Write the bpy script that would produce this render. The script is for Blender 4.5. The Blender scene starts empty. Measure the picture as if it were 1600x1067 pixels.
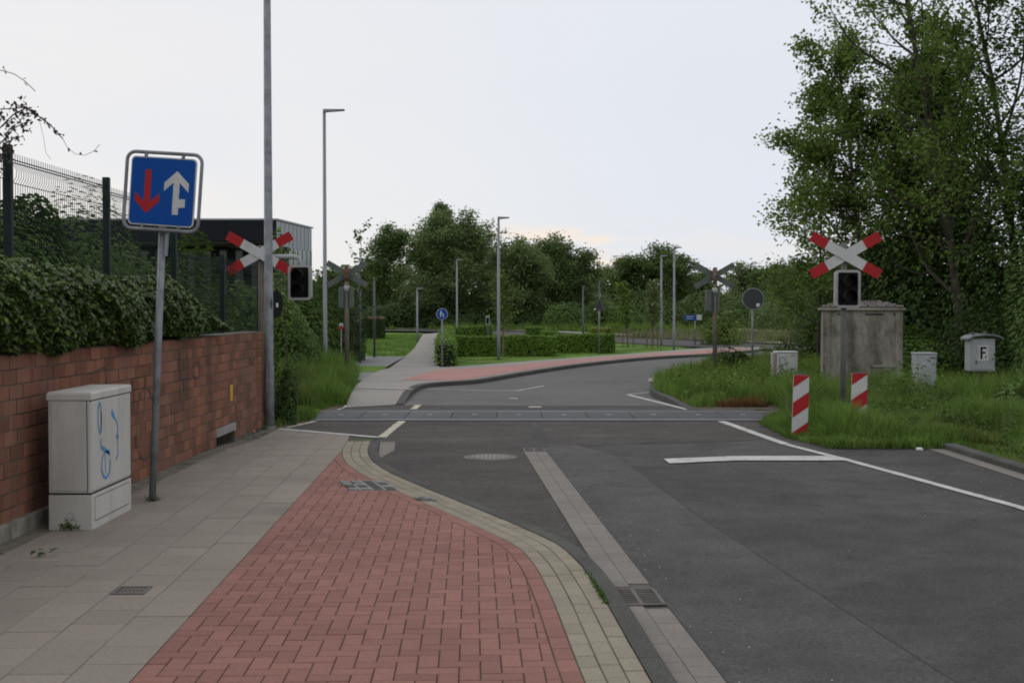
import bpy, math, random
import numpy as np
from mathutils import Vector, Matrix
R = math.radians
random.seed(7)
rng = np.random.default_rng(7)
scene = bpy.context.scene
COL = scene.collection

# ------------------------------------------------------------------ camera, sky, sun, exposure
F, HC, HORIZON = 1900.0, 1.78, 481.0
PITCH = math.atan((533.5 - HORIZON) / F)
cam_d = bpy.data.cameras.new('camera')
cam = bpy.data.objects.new('camera', cam_d)
COL.objects.link(cam)
cam.location = (0, 0, HC)
cam.rotation_euler = (R(90) - PITCH, 0, 0)
cam_d.sensor_width = 36.0
cam_d.lens = F / 1600 * 36.0
cam_d.clip_start = 0.1
cam_d.clip_end = 3000
scene.camera = cam

SUN_EL, SUN_AZ = R(38), R(-40)      # azimuth measured from +Y, clockwise
world = bpy.data.worlds.new('World')
scene.world = world
world.use_nodes = True
wt = world.node_tree
for n in list(wt.nodes):
    wt.nodes.remove(n)
def wn(t, **k):
    n = wt.nodes.new(t)
    for a, b in k.items():
        setattr(n, a, b)
    return n
w_out = wn('ShaderNodeOutputWorld')
w_bg = wn('ShaderNodeBackground')
w_bg.inputs['Strength'].default_value = 0.1
sky = wn('ShaderNodeTexSky', sky_type='NISHITA', sun_disc=False)
sky.sun_elevation = SUN_EL
sky.sun_rotation = SUN_AZ
w_tc = wn('ShaderNodeTexCoord')
w_sep = wn('ShaderNodeSeparateXYZ')
wt.links.new(w_tc.outputs['Generated'], w_sep.inputs[0])
def wmath(op, a, b=None, c=None):
    n = wn('ShaderNodeMath', operation=op)
    for i, v in enumerate((a, b, c)):
        if v is None:
            continue
        if isinstance(v, (int, float)):
            n.inputs[i].default_value = v
        else:
            wt.links.new(v, n.inputs[i])
    return n.outputs[0]
def wmix(f, a, b):
    n = wn('ShaderNodeMix', data_type='RGBA')
    for s, v in ((n.inputs[0], f), (n.inputs[6], a), (n.inputs[7], b)):
        if isinstance(v, (int, float)):
            s.default_value = v
        elif isinstance(v, tuple):
            s.default_value = v + (1,)
        else:
            wt.links.new(v, s)
    return n.outputs[2]
def wramp(v, lo, hi):
    n = wn('ShaderNodeMapRange', interpolation_type='SMOOTHSTEP')
    wt.links.new(v, n.inputs[0])
    n.inputs[1].default_value = lo
    n.inputs[2].default_value = hi
    return n.outputs[0]
def wnoise(scale, loc, zs):
    m = wn('ShaderNodeMapping')
    m.inputs['Location'].default_value = loc
    m.inputs['Scale'].default_value = (1, 1, zs)
    wt.links.new(w_tc.outputs['Generated'], m.inputs[0])
    n = wn('ShaderNodeTexNoise')
    n.inputs['Scale'].default_value = scale
    n.inputs['Detail'].default_value = 4
    wt.links.new(m.outputs[0], n.inputs['Vector'])
    return n.outputs[0]
# overcast: a pale cloud sheet, slightly warmer on the sunset (left) side, with thin gaps near the horizon
warm = wramp(w_sep.outputs['X'], -0.42, 0.30)
sheet = wmix(warm, (9.0, 8.65, 8.4), (7.75, 8.2, 9.0))
sheet = wmix(wramp(w_sep.outputs['Z'], 0.06, 0.42), sheet, (8.35, 8.5, 8.95))
sheet = wmix(wmath('MULTIPLY', wramp(wnoise(3.0, (0.3, 0.1, 0.0), 4.0), 0.42, 0.75), 0.55), sheet, (7.9, 8.15, 8.75))
band = wmath('MULTIPLY', wramp(w_sep.outputs['Z'], 0.018, 0.042), wmath('SUBTRACT', 1.0, wramp(w_sep.outputs['Z'], 0.055, 0.075)))
gap = wmath('MULTIPLY', band, wramp(wnoise(11.0, (0.645, 0.0, 0.35), 5.0), 0.42, 0.60))
# the widest break in the cloud lies over the middle of the tree row, fainter ones elsewhere
az = wmath('ABSOLUTE', wmath('SUBTRACT', w_sep.outputs['X'], 0.045))
wide = wmath('MULTIPLY_ADD', wmath('SUBTRACT', 1.0, wramp(az, 0.02, 0.09)), 0.75, 0.2)
sheet = wmix(wmath('MULTIPLY', gap, wide), sheet, (9.9, 8.45, 7.1))
full = wmix(0.93, sky.outputs[0], sheet)
wt.links.new(full, w_bg.inputs['Color'])
wt.links.new(w_bg.outputs[0], w_out.inputs['Surface'])

sun_d = bpy.data.lights.new('sun', 'SUN')
sun_d.energy = 0.5
sun_d.angle = R(50)
sun_d.color = (1.0, 0.95, 0.88)
sun = bpy.data.objects.new('sun', sun_d)
COL.objects.link(sun)
sdir = Vector((math.sin(SUN_AZ) * math.cos(SUN_EL), math.cos(SUN_AZ) * math.cos(SUN_EL), math.sin(SUN_EL)))
sun.rotation_euler = sdir.to_track_quat('Z', 'Y').to_euler()
sun.location = (0, 0, 40)

vs = scene.view_settings
vs.view_transform = 'Standard'
vs.look = 'None'
vs.exposure = 0.0
vs.gamma = 1.0
vs.use_curve_mapping = False
scene.render.engine = 'CYCLES'
scene.cycles.use_denoising = True
scene.cycles.max_bounces = 6
scene.cycles.filter_width = 1.9

# ------------------------------------------------------------------ pixel to place (survey of the photograph)
def ray(px, py):
    x, y = (px - 800) / F, (533.5 - py) / F
    return Vector((x, math.cos(PITCH) + y * math.sin(PITCH), -math.sin(PITCH) + y * math.cos(PITCH)))
def G(px, py, z=0.0):
    d = ray(px, py)
    t = (z - HC) / d.z
    return Vector((d.x * t, d.y * t, z))
def A(px, py, Y):
    d = ray(px, py)
    t = Y / d.y
    return Vector((d.x * t, Y, HC + d.z * t))
def proj(p):
    v = Vector(p) - Vector((0, 0, HC))
    f = v.y * math.cos(PITCH) - v.z * math.sin(PITCH)
    u = v.y * math.sin(PITCH) + v.z * math.cos(PITCH)
    if f < 0.2:
        return None
    return 800 + v.x / f * F, 533.5 - u / f * F, f

# ------------------------------------------------------------------ materials
MATS = {}
def mat(name, col, rough=0.8, var=0.15, scale=3.0, fine=0.1, fscale=60.0, bump=0.0, bscale=80.0, col2=None, c2lo=0.5, c2hi=0.7,
        c2scale=1.5, metal=0.0, island=0.0, stretch=(1, 1, 1), spec=0.5, transl=0.0, dirt=None, speck=0.0):
    m = bpy.data.materials.new(name)
    m.use_nodes = True
    t = m.node_tree
    b = t.nodes['Principled BSDF']
    L = t.links.new
    def N(ty, **k):
        n = t.nodes.new(ty)
        for a, v in k.items():
            setattr(n, a, v)
        return n
    geo = N('ShaderNodeNewGeometry')
    mp = N('ShaderNodeMapping')
    mp.inputs['Scale'].default_value = stretch
    L(geo.outputs['Position'], mp.inputs[0])
    def noise(s, det=4.0):
        n = N('ShaderNodeTexNoise')
        n.inputs['Scale'].default_value = s
        n.inputs['Detail'].default_value = det
        L(mp.outputs[0], n.inputs['Vector'])
        return n.outputs[0]
    def rr(v, a0, a1, b0, b1):
        n = N('ShaderNodeMapRange')
        L(v, n.inputs[0])
        for i, q in enumerate((a0, a1, b0, b1)):
            n.inputs[i + 1].default_value = q
        return n.outputs[0]
    def mul(a, c):
        n = N('ShaderNodeMath', operation='MULTIPLY')
        L(a, n.inputs[0])
        if isinstance(c, float):
            n.inputs[1].default_value = c
        else:
            L(c, n.inputs[1])
        return n.outputs[0]
    cur = N('ShaderNodeRGB')
    cur.outputs[0].default_value = tuple(col) + (1,)
    cur = cur.outputs[0]
    def mixc(f, a, c):
        n = N('ShaderNodeMix', data_type='RGBA')
        L(f, n.inputs[0])
        L(a, n.inputs[6])
        if isinstance(c, tuple):
            n.inputs[7].default_value = c + (1,)
        else:
            L(c, n.inputs[7])
        return n.outputs[2]
    if col2:
        cur = mixc(rr(noise(c2scale, 5.0), c2lo, c2hi, 0, 1), cur, tuple(col2))
    if dirt:
        cur = mixc(rr(noise(dirt[1], 6.0), dirt[2], dirt[3], 0, 1), cur, tuple(dirt[0]))
    fac = rr(noise(scale), 0.3, 0.7, 1 - var, 1 + var)
    if fine:
        fac = mul(fac, rr(noise(fscale, 2.0), 0.3, 0.7, 1 - fine, 1 + fine))
    if speck:
        v = N('ShaderNodeTexVoronoi')
        v.inputs['Scale'].default_value = 90.0
        L(mp.outputs[0], v.inputs['Vector'])
        sx = N('ShaderNodeSeparateColor')
        L(v.outputs['Color'], sx.inputs[0])
        fac = mul(fac, rr(sx.outputs[0], 0, 1, 1 - speck, 1 + speck))
    if island:
        oi = N('ShaderNodeObjectInfo')
        ad = N('ShaderNodeMath', operation='ADD')
        L(oi.outputs['Random'], ad.inputs[0])
        L(geo.outputs['Random Per Island'], ad.inputs[1])
        fr = N('ShaderNodeMath', operation='FRACT')
        L(ad.outputs[0], fr.inputs[0])
        fac = mul(fac, rr(fr.outputs[0], 0, 1, 1 - island, 1 + island))
    vm = N('ShaderNodeVectorMath', operation='SCALE')
    L(cur, vm.inputs[0])
    L(fac, vm.inputs['Scale'])
    L(vm.outputs[0], b.inputs['Base Color'])
    b.inputs['Roughness'].default_value = rough
    b.inputs['Metallic'].default_value = metal
    b.inputs['Specular IOR Level'].default_value = spec
    if bump:
        bn = N('ShaderNodeBump')
        bn.inputs['Strength'].default_value = bump
        bn.inputs['Distance'].default_value = 0.01
        L(noise(bscale, 3.0), bn.inputs['Height'])
        L(bn.outputs[0], b.inputs['Normal'])
    if transl:
        tr = N('ShaderNodeBsdfTranslucent')
        L(vm.outputs[0], tr.inputs['Color'])
        mx = N('ShaderNodeMixShader')
        mx.inputs[0].default_value = transl
        L(b.outputs[0], mx.inputs[1])
        L(tr.outputs[0], mx.inputs[2])
        L(mx.outputs[0], t.nodes['Material Output'].inputs['Surface'])
    MATS[name] = m
    return m
M = MATS
mat('asphalt', (0.078, 0.0735, 0.069), 0.88, 0.14, 0.35, 0.14, 3.0, 0.8, 120, col2=(0.060, 0.056, 0.052), c2scale=0.45, c2lo=0.46, c2hi=0.54, speck=0.32, spec=0.3, dirt=((0.050, 0.047, 0.044), 2.4, 0.60, 0.72))
mat('asphalt_new', (0.120, 0.117, 0.113), 0.88, 0.10, 0.3, 0.12, 3.0, 0.6, 120, col2=(0.103, 0.101, 0.097), c2scale=0.4, speck=0.25, spec=0.35)
mat('asphalt_lane', (0.087, 0.083, 0.079), 0.88, 0.14, 0.5, 0.14, 3.5, 0.8, 120, col2=(0.073, 0.069, 0.065), c2scale=0.7, c2lo=0.42, c2hi=0.62, speck=0.32, spec=0.3, dirt=((0.054, 0.051, 0.048), 2.4, 0.62, 0.74))
mat('tar', (0.035, 0.033, 0.031), 0.8, 0.2, 8, 0.2, 40)
mat('asphalt_patch', (0.064, 0.058, 0.052), 0.9, 0.18, 0.8, 0.16, 5.0, 0.8, 120, col2=(0.086, 0.075, 0.065), c2scale=1.2, c2lo=0.46, c2hi=0.7, speck=0.45, stretch=(0.6, 1.6, 1), spec=0.35)
mat('joint', (0.066, 0.054, 0.040), 0.95, 0.25, 6, 0.2, 40, 0.5, 90, col2=(0.052, 0.082, 0.02), c2scale=1.4, c2lo=0.50, c2hi=0.58)
mat('slab_joint', (0.10, 0.092, 0.08), 0.95, 0.25, 5, 0.2, 40, 0.5, 90, col2=(0.055, 0.06, 0.035), c2scale=3, c2lo=0.5, c2hi=0.65)
mat('red_paver', (0.272, 0.132, 0.108), 0.9, 0.10, 0.5, 0.07, 60, 0.35, 220, island=0.12, dirt=((0.205, 0.108, 0.088), 0.5, 0.55, 0.9), speck=0.07, spec=0.25)
mat('slab', (0.268, 0.231, 0.194), 0.9, 0.10, 0.45, 0.06, 45, 0.3, 220, island=0.07, dirt=((0.185, 0.158, 0.130), 0.8, 0.55, 0.85), speck=0.07, spec=0.25)
mat('small_slab', (0.17, 0.15, 0.12), 0.9, 0.2, 2.0, 0.12, 40, 0.4, 180, island=0.15, dirt=((0.07, 0.075, 0.04), 2.0, 0.5, 0.7))
mat('grey_paver', (0.272, 0.240, 0.184), 0.9, 0.10, 1.0, 0.07, 60, 0.3, 220, island=0.09, dirt=((0.185, 0.158, 0.115), 1.0, 0.55, 0.85), speck=0.07, spec=0.25)
mat('gutter', (0.208, 0.188, 0.166), 0.9, 0.10, 0.8, 0.07, 50, 0.3, 220, island=0.06, dirt=((0.21, 0.168, 0.142), 1.6, 0.58, 0.8), speck=0.07, spec=0.25)
mat('kerb', (0.078, 0.079, 0.070), 0.92, 0.2, 1.5, 0.1, 60, 0.4, 160, island=0.1, speck=0.2, spec=0.25)
mat('pale_kerb', (0.30, 0.28, 0.245), 0.9, 0.15, 1.5, 0.1, 60, island=0.08)
mat('paint', (0.50, 0.49, 0.465), 0.8, 0.14, 4, 0.14, 60, col2=(0.19, 0.18, 0.17), c2scale=11, c2lo=0.55, c2hi=0.75, spec=0.3)
mat('yellow_paint', (0.50, 0.455, 0.35), 0.8, 0.15, 4, 0.1, 60, col2=(0.17, 0.16, 0.14), c2scale=14, c2lo=0.52, c2hi=0.7)
mat('brick', (0.235, 0.104, 0.066), 0.92, 0.16, 0.8, 0.16, 14, 0.5, 60, island=0.24, stretch=(1, 2.6, 0.22), dirt=((0.115, 0.062, 0.046), 0.9, 0.54, 0.80), spec=0.2, col2=(0.185, 0.098, 0.068), c2scale=0.7, c2lo=0.45, c2hi=0.62)
mat('mortar', (0.125, 0.112, 0.088), 0.95, 0.35, 2, 0.25, 30, 0.5, 90, dirt=((0.035, 0.036, 0.025), 1.6, 0.45, 0.65))
mat('concrete', (0.29, 0.275, 0.25), 0.9, 0.18, 2, 0.1, 40, 0.3, 90, dirt=((0.12, 0.115, 0.085), 2.5, 0.52, 0.75))
mat('old_concrete', (0.245, 0.228, 0.190), 0.95, 0.22, 1.6, 0.18, 14, 0.6, 60, stretch=(1.3, 1.3, 0.6), dirt=((0.085, 0.079, 0.060), 1.5, 0.50, 0.72), spec=0.2, col2=(0.165, 0.155, 0.118), c2scale=3, c2lo=0.48, c2hi=0.64)
mat('tile_grey', (0.10, 0.085, 0.075), 0.9, 0.3, 5, 0.2, 30, 0.5, 60)
mat('galv', (0.215, 0.225, 0.235), 0.55, 0.2, 9, 0.12, 60, metal=0.3, dirt=((0.14, 0.147, 0.155), 5, 0.45, 0.7))
mat('lamp_grey', (0.235, 0.25, 0.27), 0.5, 0.06, 2, 0, metal=0.2)
mat('dark_steel', (0.085, 0.09, 0.092), 0.5, 0.1, 4, 0, metal=0.2)
mat('cabinet', (0.49, 0.475, 0.435), 0.65, 0.06, 2.5, 0.04, 30, dirt=((0.37, 0.35, 0.305), 2.2, 0.56, 0.82), stretch=(1.6, 1.6, 0.4))
mat('cabinet_grey', (0.33, 0.345, 0.35), 0.6, 0.08, 2.5, 0.04, 30, dirt=((0.22, 0.23, 0.22), 3.0, 0.56, 0.8))
mat('cabinet_white', (0.58, 0.58, 0.56), 0.6, 0.08, 2.5, 0.04, 30, dirt=((0.32, 0.36, 0.33), 3.5, 0.54, 0.8))
mat('dark_gap', (0.03, 0.03, 0.03), 0.9, 0.1, 3, 0)
mat('graffiti_blue', (0.10, 0.26, 0.46), 0.7, 0.15, 8, 0.1, 30, spec=0.2)
mat('graffiti_dark', (0.075, 0.045, 0.038), 0.8, 0.2, 8, 0.1, 30)
mat('sign_blue', (0.003, 0.062, 0.29), 0.6, 0.05, 3, 0, spec=0.15)
mat('sign_red', (0.36, 0.018, 0.022), 0.6, 0.06, 4, 0.05, 40, spec=0.2)
mat('sign_white', (0.50, 0.50, 0.49), 0.6, 0.08, 4, 0.05, 40, spec=0.25, dirt=((0.36, 0.35, 0.32), 5, 0.55, 0.72), stretch=(1, 1, 0.5))
mat('sign_back', (0.105, 0.125, 0.108), 0.7, 0.15, 5, 0.06, 40, spec=0.2)
mat('sign_dark', (0.035, 0.038, 0.042), 0.6, 0.1, 5, 0)
mat('rust', (0.16, 0.085, 0.05), 0.85, 0.3, 8, 0.2, 40, col2=(0.20, 0.19, 0.17), c2scale=5, c2lo=0.52, c2hi=0.6)
mat('rust_deep', (0.125, 0.055, 0.036), 0.9, 0.35, 12, 0.2, 50, col2=(0.17, 0.15, 0.13), c2scale=7, c2lo=0.52, c2hi=0.62)
mat('brown_post', (0.125, 0.105, 0.075), 0.75, 0.2, 6, 0.1, 40)
mat('grey_post', (0.125, 0.128, 0.118), 0.75, 0.18, 5, 0.12, 40, spec=0.25)
mat('housing', (0.33, 0.33, 0.32), 0.6, 0.1, 6, 0.05, 40)
mat('black', (0.006, 0.006, 0.006), 0.7, 0.1, 5, 0, spec=0.15)
mat('lens', (0.012, 0.005, 0.004), 0.4, 0.1, 5, 0, spec=0.2)
mat('fence_green', (0.005, 0.017, 0.015), 0.6, 0.1, 3, 0, spec=0.3)
mat('fascia', (0.014, 0.016, 0.021), 0.8, 0.08, 1, 0, spec=0.15)
mat('metal_sheet', (0.30, 0.32, 0.345), 0.45, 0.05, 0.6, 0, metal=0.3)
mat('soffit', (0.16, 0.16, 0.16), 0.7, 0.08, 1, 0)
mat('dark_wall', (0.02, 0.021, 0.022), 0.8, 0.1, 1, 0, spec=0.2)
mat('glass', (0.045, 0.085, 0.095), 0.12, 0.3, 1, 0, spec=0.4)
mat('rubber', (0.060, 0.061, 0.066), 0.75, 0.12, 1.5, 0.1, 40, island=0.14, bump=0.3, bscale=90, spec=0.4)
mat('rail_steel', (0.34, 0.34, 0.34), 0.35, 0.15, 4, 0.1, 30, metal=0.6)
mat('iron', (0.13, 0.115, 0.105), 0.65, 0.2, 6, 0.15, 50, metal=0.3)
mat('yellow', (0.55, 0.33, 0.02), 0.5, 0.05, 6, 0)
mat('bark', (0.055, 0.045, 0.034), 0.95, 0.3, 4, 0.2, 30, 0.6, 40)
mat('pale_wood', (0.17, 0.125, 0.085), 0.9, 0.2, 6, 0.1, 40)
mat('earth', (0.085, 0.065, 0.042), 0.95, 0.3, 2, 0.2, 20, 0.6, 40, col2=(0.06, 0.075, 0.025), c2scale=1.5)
mat('meadow', (0.105, 0.150, 0.042), 0.95, 0.25, 0.25, 0.2, 3, 0.6, 20, col2=(0.17, 0.18, 0.08), c2scale=0.08, c2lo=0.45, c2hi=0.6, spec=0.1)
mat('pale_meadow', (0.22, 0.235, 0.12), 0.95, 0.2, 0.2, 0.2, 3, 0.6, 20, col2=(0.14, 0.19, 0.065), c2scale=0.15, spec=0.1)
mat('lawn', (0.112, 0.205, 0.036), 0.95, 0.18, 0.5, 0.2, 9, 0.7, 30, col2=(0.14, 0.21, 0.048), c2scale=0.4, spec=0.1)
mat('far_path', (0.27, 0.25, 0.225), 0.9, 0.08, 0.5, 0.05, 10, col2=(0.235, 0.22, 0.20), c2scale=0.7)
mat('far_red', (0.37, 0.185, 0.16), 0.9, 0.08, 0.8, 0.05, 10)
mat('plaza', (0.20, 0.20, 0.195), 0.9, 0.1, 0.6, 0.06, 8)
def leafmat(name, col, island=0.35, tr=0.28, rough=0.6, spec=0.15):
    mat(name, col, rough, 0.22, 0.6, 0, island=island, transl=tr, spec=spec)
leafmat('leaf_ivy', (0.066, 0.106, 0.026), 0.5, 0.2, 0.45, 0.35)
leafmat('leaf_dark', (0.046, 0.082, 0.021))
leafmat('leaf_mid', (0.084, 0.146, 0.030))
leafmat('leaf_fresh', (0.13, 0.20, 0.036))
leafmat('leaf_maple', (0.148, 0.222, 0.050), 0.34, 0.46)
leafmat('leaf_willow', (0.158, 0.215, 0.082), 0.28, 0.36)
leafmat('leaf_far', (0.118, 0.178, 0.056), 0.28, 0.36)
leafmat('leaf_pale', (0.165, 0.205, 0.085), 0.3, 0.34)
leafmat('leaf_hedge', (0.14, 0.24, 0.036))
leafmat('leaf_yellow', (0.20, 0.235, 0.035))
leafmat('leaf_vine', (0.085, 0.065, 0.055), 0.3, 0.15)
mat('grass_tall', (0.138, 0.228, 0.046), 0.6, 0.32, 1.1, 0, island=0.42, transl=0.32, spec=0.12, col2=(0.17, 0.215, 0.058), c2scale=0.9, c2lo=0.52, c2hi=0.68)
leafmat('grass_dry', (0.20, 0.11, 0.045), 0.35, 0.2)
leafmat('grass_pale', (0.17, 0.18, 0.085), 0.35, 0.2)
leafmat('blossom', (0.32, 0.21, 0.17), 0.3, 0.2)
mat('core', (0.012, 0.018, 0.007), 0.95, 0.3, 2, 0)  # near-black: shade inside hedges and ivy put into the colour
mat('stone', (0.40, 0.38, 0.33), 0.9, 0.15, 4, 0.1, 40)
mat('litter', (0.68, 0.67, 0.63), 0.7, 0.08, 20, 0)
mat('leaf_fallen', (0.05, 0.12, 0.02), 0.7, 0.2, 20, 0)
mat('clay', (0.42, 0.16, 0.08), 0.9, 0.2, 20, 0)

# ------------------------------------------------------------------ object helpers
def link(o, parent=None):
    COL.objects.link(o)
    if parent is not None:
        o.parent = parent
    return o
def tag(o, label=None, cat=None, group=None, kind=None):
    for k, v in (('label', label), ('category', cat), ('group', group), ('kind', kind)):
        if v:
            o[k] = v
    return o
def empty(name, loc, label=None, cat=None, group=None, rot=(0, 0, 0)):
    o = bpy.data.objects.new(name, None)
    o.empty_display_size = 0.2
    o.location = loc
    o.rotation_euler = rot
    link(o)
    return tag(o, label, cat, group)
def mesh_obj(name, verts, faces, material, parent=None, smooth=False, bevel=0.0, loc=None):
    me = bpy.data.meshes.new(name)
    me.from_pydata([tuple(v) for v in verts], [], faces)
    me.materials.append(M[material])
    if smooth:
        me.polygons.foreach_set('use_smooth', [True] * len(me.polygons))
    me.update()
    o = bpy.data.objects.new(name, me)
    if loc is not None:
        o.location = loc
    if bevel:
        b = o.modifiers.new('bevel', 'BEVEL')
        b.width = bevel
        b.segments = 2
        b.limit_method = 'ANGLE'
    return link(o, parent)
def copy_tree(o, parent=None):
    c = o.copy()
    link(c, parent)
    for ch in list(o.children):
        copy_tree(ch, c)
    return c

class MB:
    def __init__(s):
        s.v, s.f = [], []
    def add(s, vs_, fs):
        n = len(s.v)
        s.v += [Vector(v) for v in vs_]
        s.f += [tuple(i + n for i in f) for f in fs]
        return s
    def box(s, x0, x1, y0, y1, z0, z1):
        return s.add([(x0, y0, z0), (x1, y0, z0), (x1, y1, z0), (x0, y1, z0), (x0, y0, z1), (x1, y0, z1), (x1, y1, z1), (x0, y1, z1)],
                     [(0, 3, 2, 1), (4, 5, 6, 7), (0, 1, 5, 4), (1, 2, 6, 5), (2, 3, 7, 6), (3, 0, 4, 7)])
    def tube(s, pts, rad, n=8, cap=True):
        pts = [Vector(p) for p in pts]
        if isinstance(rad, (int, float)):
            rad = [rad] * len(pts)
        base = len(s.v)
        up = None
        for i, p in enumerate(pts):
            a = pts[max(i - 1, 0)]
            b = pts[min(i + 1, len(pts) - 1)]
            d = (b - a).normalized()
            if up is None:
                up = Vector((0, 0, 1)) if abs(d.z) < 0.9 else Vector((1, 0, 0))
                up = (up - d * up.dot(d)).normalized()
            else:
                up = up - d * up.dot(d)
                up = up.normalized() if up.length > 1e-5 else d.orthogonal().normalized()
            w = d.cross(up)
            for k in range(n):
                t = 2 * math.pi * k / n
                s.v.append(p + (up * math.cos(t) + w * math.sin(t)) * rad[i])
        for i in range(len(pts) - 1):
            for k in range(n):
                a, b = base + i * n + k, base + i * n + (k + 1) % n
                s.f.append((a, b, b + n, a + n))
        if cap:
            s.f.append(tuple(base + k for k in reversed(range(n))))
            e = base + (len(pts) - 1) * n
            s.f.append(tuple(e + k for k in range(n)))
        return s
    def prism(s, poly, y0, y1):
        """polygon in (x, z), extruded from y0 (front) to y1 (back)"""
        n = len(poly)
        b = len(s.v)
        s.v += [Vector((p[0], y0, p[1])) for p in poly] + [Vector((p[0], y1, p[1])) for p in poly]
        s.f.append(tuple(b + i for i in range(n)))
        s.f.append(tuple(b + n + i for i in reversed(range(n))))
        for i in range(n):
            j = (i + 1) % n
            s.f.append((b + i, b + n + i, b + n + j, b + j))
        return s
    def slab(s, poly, z0, z1):
        n = len(poly)
        b = len(s.v)
        s.v += [Vector((p[0], p[1], z0)) for p in poly] + [Vector((p[0], p[1], z1)) for p in poly]
        s.f.append(tuple(b + i for i in reversed(range(n))))
        s.f.append(tuple(b + n + i for i in range(n)))
        for i in range(n):
            j = (i + 1) % n
            s.f.append((b + i, b + j, b + n + j, b + n + i))
        return s
    def xform(s, m):
        s.v = [m @ v for v in s.v]
        return s
    def build(s, name, material, parent=None, smooth=False, bevel=0.0, loc=None):
        return mesh_obj(name, s.v, s.f, material, parent, smooth, bevel, loc)
def rrect(w, h, r, n=5, cx=0, cz=0):
    out = []
    for qx, qz, a0 in ((1, 1, 0), (-1, 1, 90), (-1, -1, 180), (1, -1, 270)):
        for k in range(n + 1):
            a = R(a0 + 90 * k / n)
            out.append((cx + qx * (w / 2 - r) + r * math.cos(a), cz + qz * (h / 2 - r) + r * math.sin(a)))
    return out
def circle(r, n=32, cx=0, cz=0):
    return [(cx + r * math.cos(2 * math.pi * k / n), cz + r * math.sin(2 * math.pi * k / n)) for k in range(n)]
def ragged(pts, amp=0.07, step=0.16):
    out = []
    for i, a in enumerate(pts):
        b = pts[(i + 1) % len(pts)]
        n = int((b - a).length / step) if (a - b).length < 12 else 1
        n = max(1, n)
        for k in range(n):
            p = a.lerp(b, k / n)
            out.append(Vector((p.x + random.uniform(-amp, amp), p.y + random.uniform(-amp, amp), 0)))
    return out
def sheet(name, pts, z, material, kind='structure', parent=None):
    v = [Vector((p[0], p[1], z)) for p in pts]
    a = sum(v[i].x * v[(i + 1) % len(v)].y - v[(i + 1) % len(v)].x * v[i].y for i in range(len(v)))
    if a < 0:
        v.reverse()
    o = mesh_obj(name, v, [tuple(range(len(v)))], material, parent)
    if kind and parent is None:
        o['kind'] = kind
    return o
def quads(name, V, material, parent=None, loc=None):
    """V: (n,4,3) leaf corners, one mesh"""
    n = len(V)
    me = bpy.data.meshes.new(name)
    me.vertices.add(n * 4)
    me.vertices.foreach_set('co', np.asarray(V, dtype=np.float32).reshape(-1))
    me.loops.add(n * 4)
    me.loops.foreach_set('vertex_index', np.arange(n * 4, dtype=np.int32))
    me.polygons.add(n)
    me.polygons.foreach_set('loop_start', np.arange(0, n * 4, 4, dtype=np.int32))
    me.polygons.foreach_set('loop_total', np.full(n, 4, dtype=np.int32))
    me.materials.append(M[material])
    me.update(calc_edges=True)
    o = bpy.data.objects.new(name, me)
    if loc is not None:
        o.location = loc
    return link(o, parent)
def leaves(P, size, up=0.4, aspect=0.6, seed=0, out=None, jit=0.35, droop=0.0):
    """rhombic leaves, slightly folded, at points P -> (n,4,3)"""
    r = np.random.default_rng(seed)
    P = np.asarray(P, dtype=float)
    n = len(P)
    nor = r.normal(size=(n, 3))
    nor[:, 2] = np.abs(nor[:, 2]) + up
    if out is not None:
        nor = nor * 0.7 + out
    nor /= np.linalg.norm(nor, axis=1)[:, None] + 1e-9
    t = r.normal(size=(n, 3))
    t[:, 2] -= droop
    t -= nor * (t * nor).sum(1)[:, None]
    t /= np.linalg.norm(t, axis=1)[:, None] + 1e-9
    b = np.cross(nor, t)
    s = size * (1 + jit * r.uniform(-1, 1, n))[:, None]
    fold = nor * s * 0.12
    return np.stack([P - t * s * 0.5, P + b * s * aspect * 0.5 + fold - t * s * 0.08, P + t * s * 0.5, P - b * s * aspect * 0.5 + fold - t * s * 0.08], axis=1)
def blades(name, P, h, w, material, seed=0, lean=0.35, parent=None):
    r = np.random.default_rng(seed)
    P = np.asarray(P, dtype=float)
    n = len(P)
    h = np.asarray(h, dtype=float)[:, None] if np.ndim(h) else np.full((n, 1), h)
    a = r.uniform(0, 2 * np.pi, n)
    side = np.stack([np.cos(a), np.sin(a), np.zeros(n)], 1) * w * 0.5 * r.uniform(0.7, 1.3, n)[:, None]
    la = r.uniform(0, 2 * np.pi, n)
    ln = np.stack([np.cos(la), np.sin(la), np.zeros(n)], 1) * (np.abs(r.normal(0, lean, n))[:, None] * h)
    upv = np.array([0, 0, 1.0])
    mid = P + upv * h * 0.55 + ln * 0.3
    tip = P + upv * h * r.uniform(0.85, 1.0, n)[:, None] + ln
    V = np.stack([P - side, P + side, mid + side * 0.8, mid - side * 0.8, tip], 1)
    me = bpy.data.meshes.new(name)
    me.vertices.add(n * 5)
    me.vertices.foreach_set('co', V.astype(np.float32).reshape(-1))
    idx = (np.arange(n) * 5)[:, None] + np.array([0, 1, 2, 3, 3, 2, 4])[None]
    me.loops.add(n * 7)
    me.loops.foreach_set('vertex_index', idx.astype(np.int32).reshape(-1))
    me.polygons.add(n * 2)
    st = ((np.arange(n) * 7)[:, None] + np.array([0, 4])[None]).reshape(-1)
    me.polygons.foreach_set('loop_start', st.astype(np.int32))
    me.polygons.foreach_set('loop_total', np.tile([4, 3], n).astype(np.int32))
    me.materials.append(M[material])
    me.update(calc_edges=True)
    o = bpy.data.objects.new(name, me)
    return link(o, parent)

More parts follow.
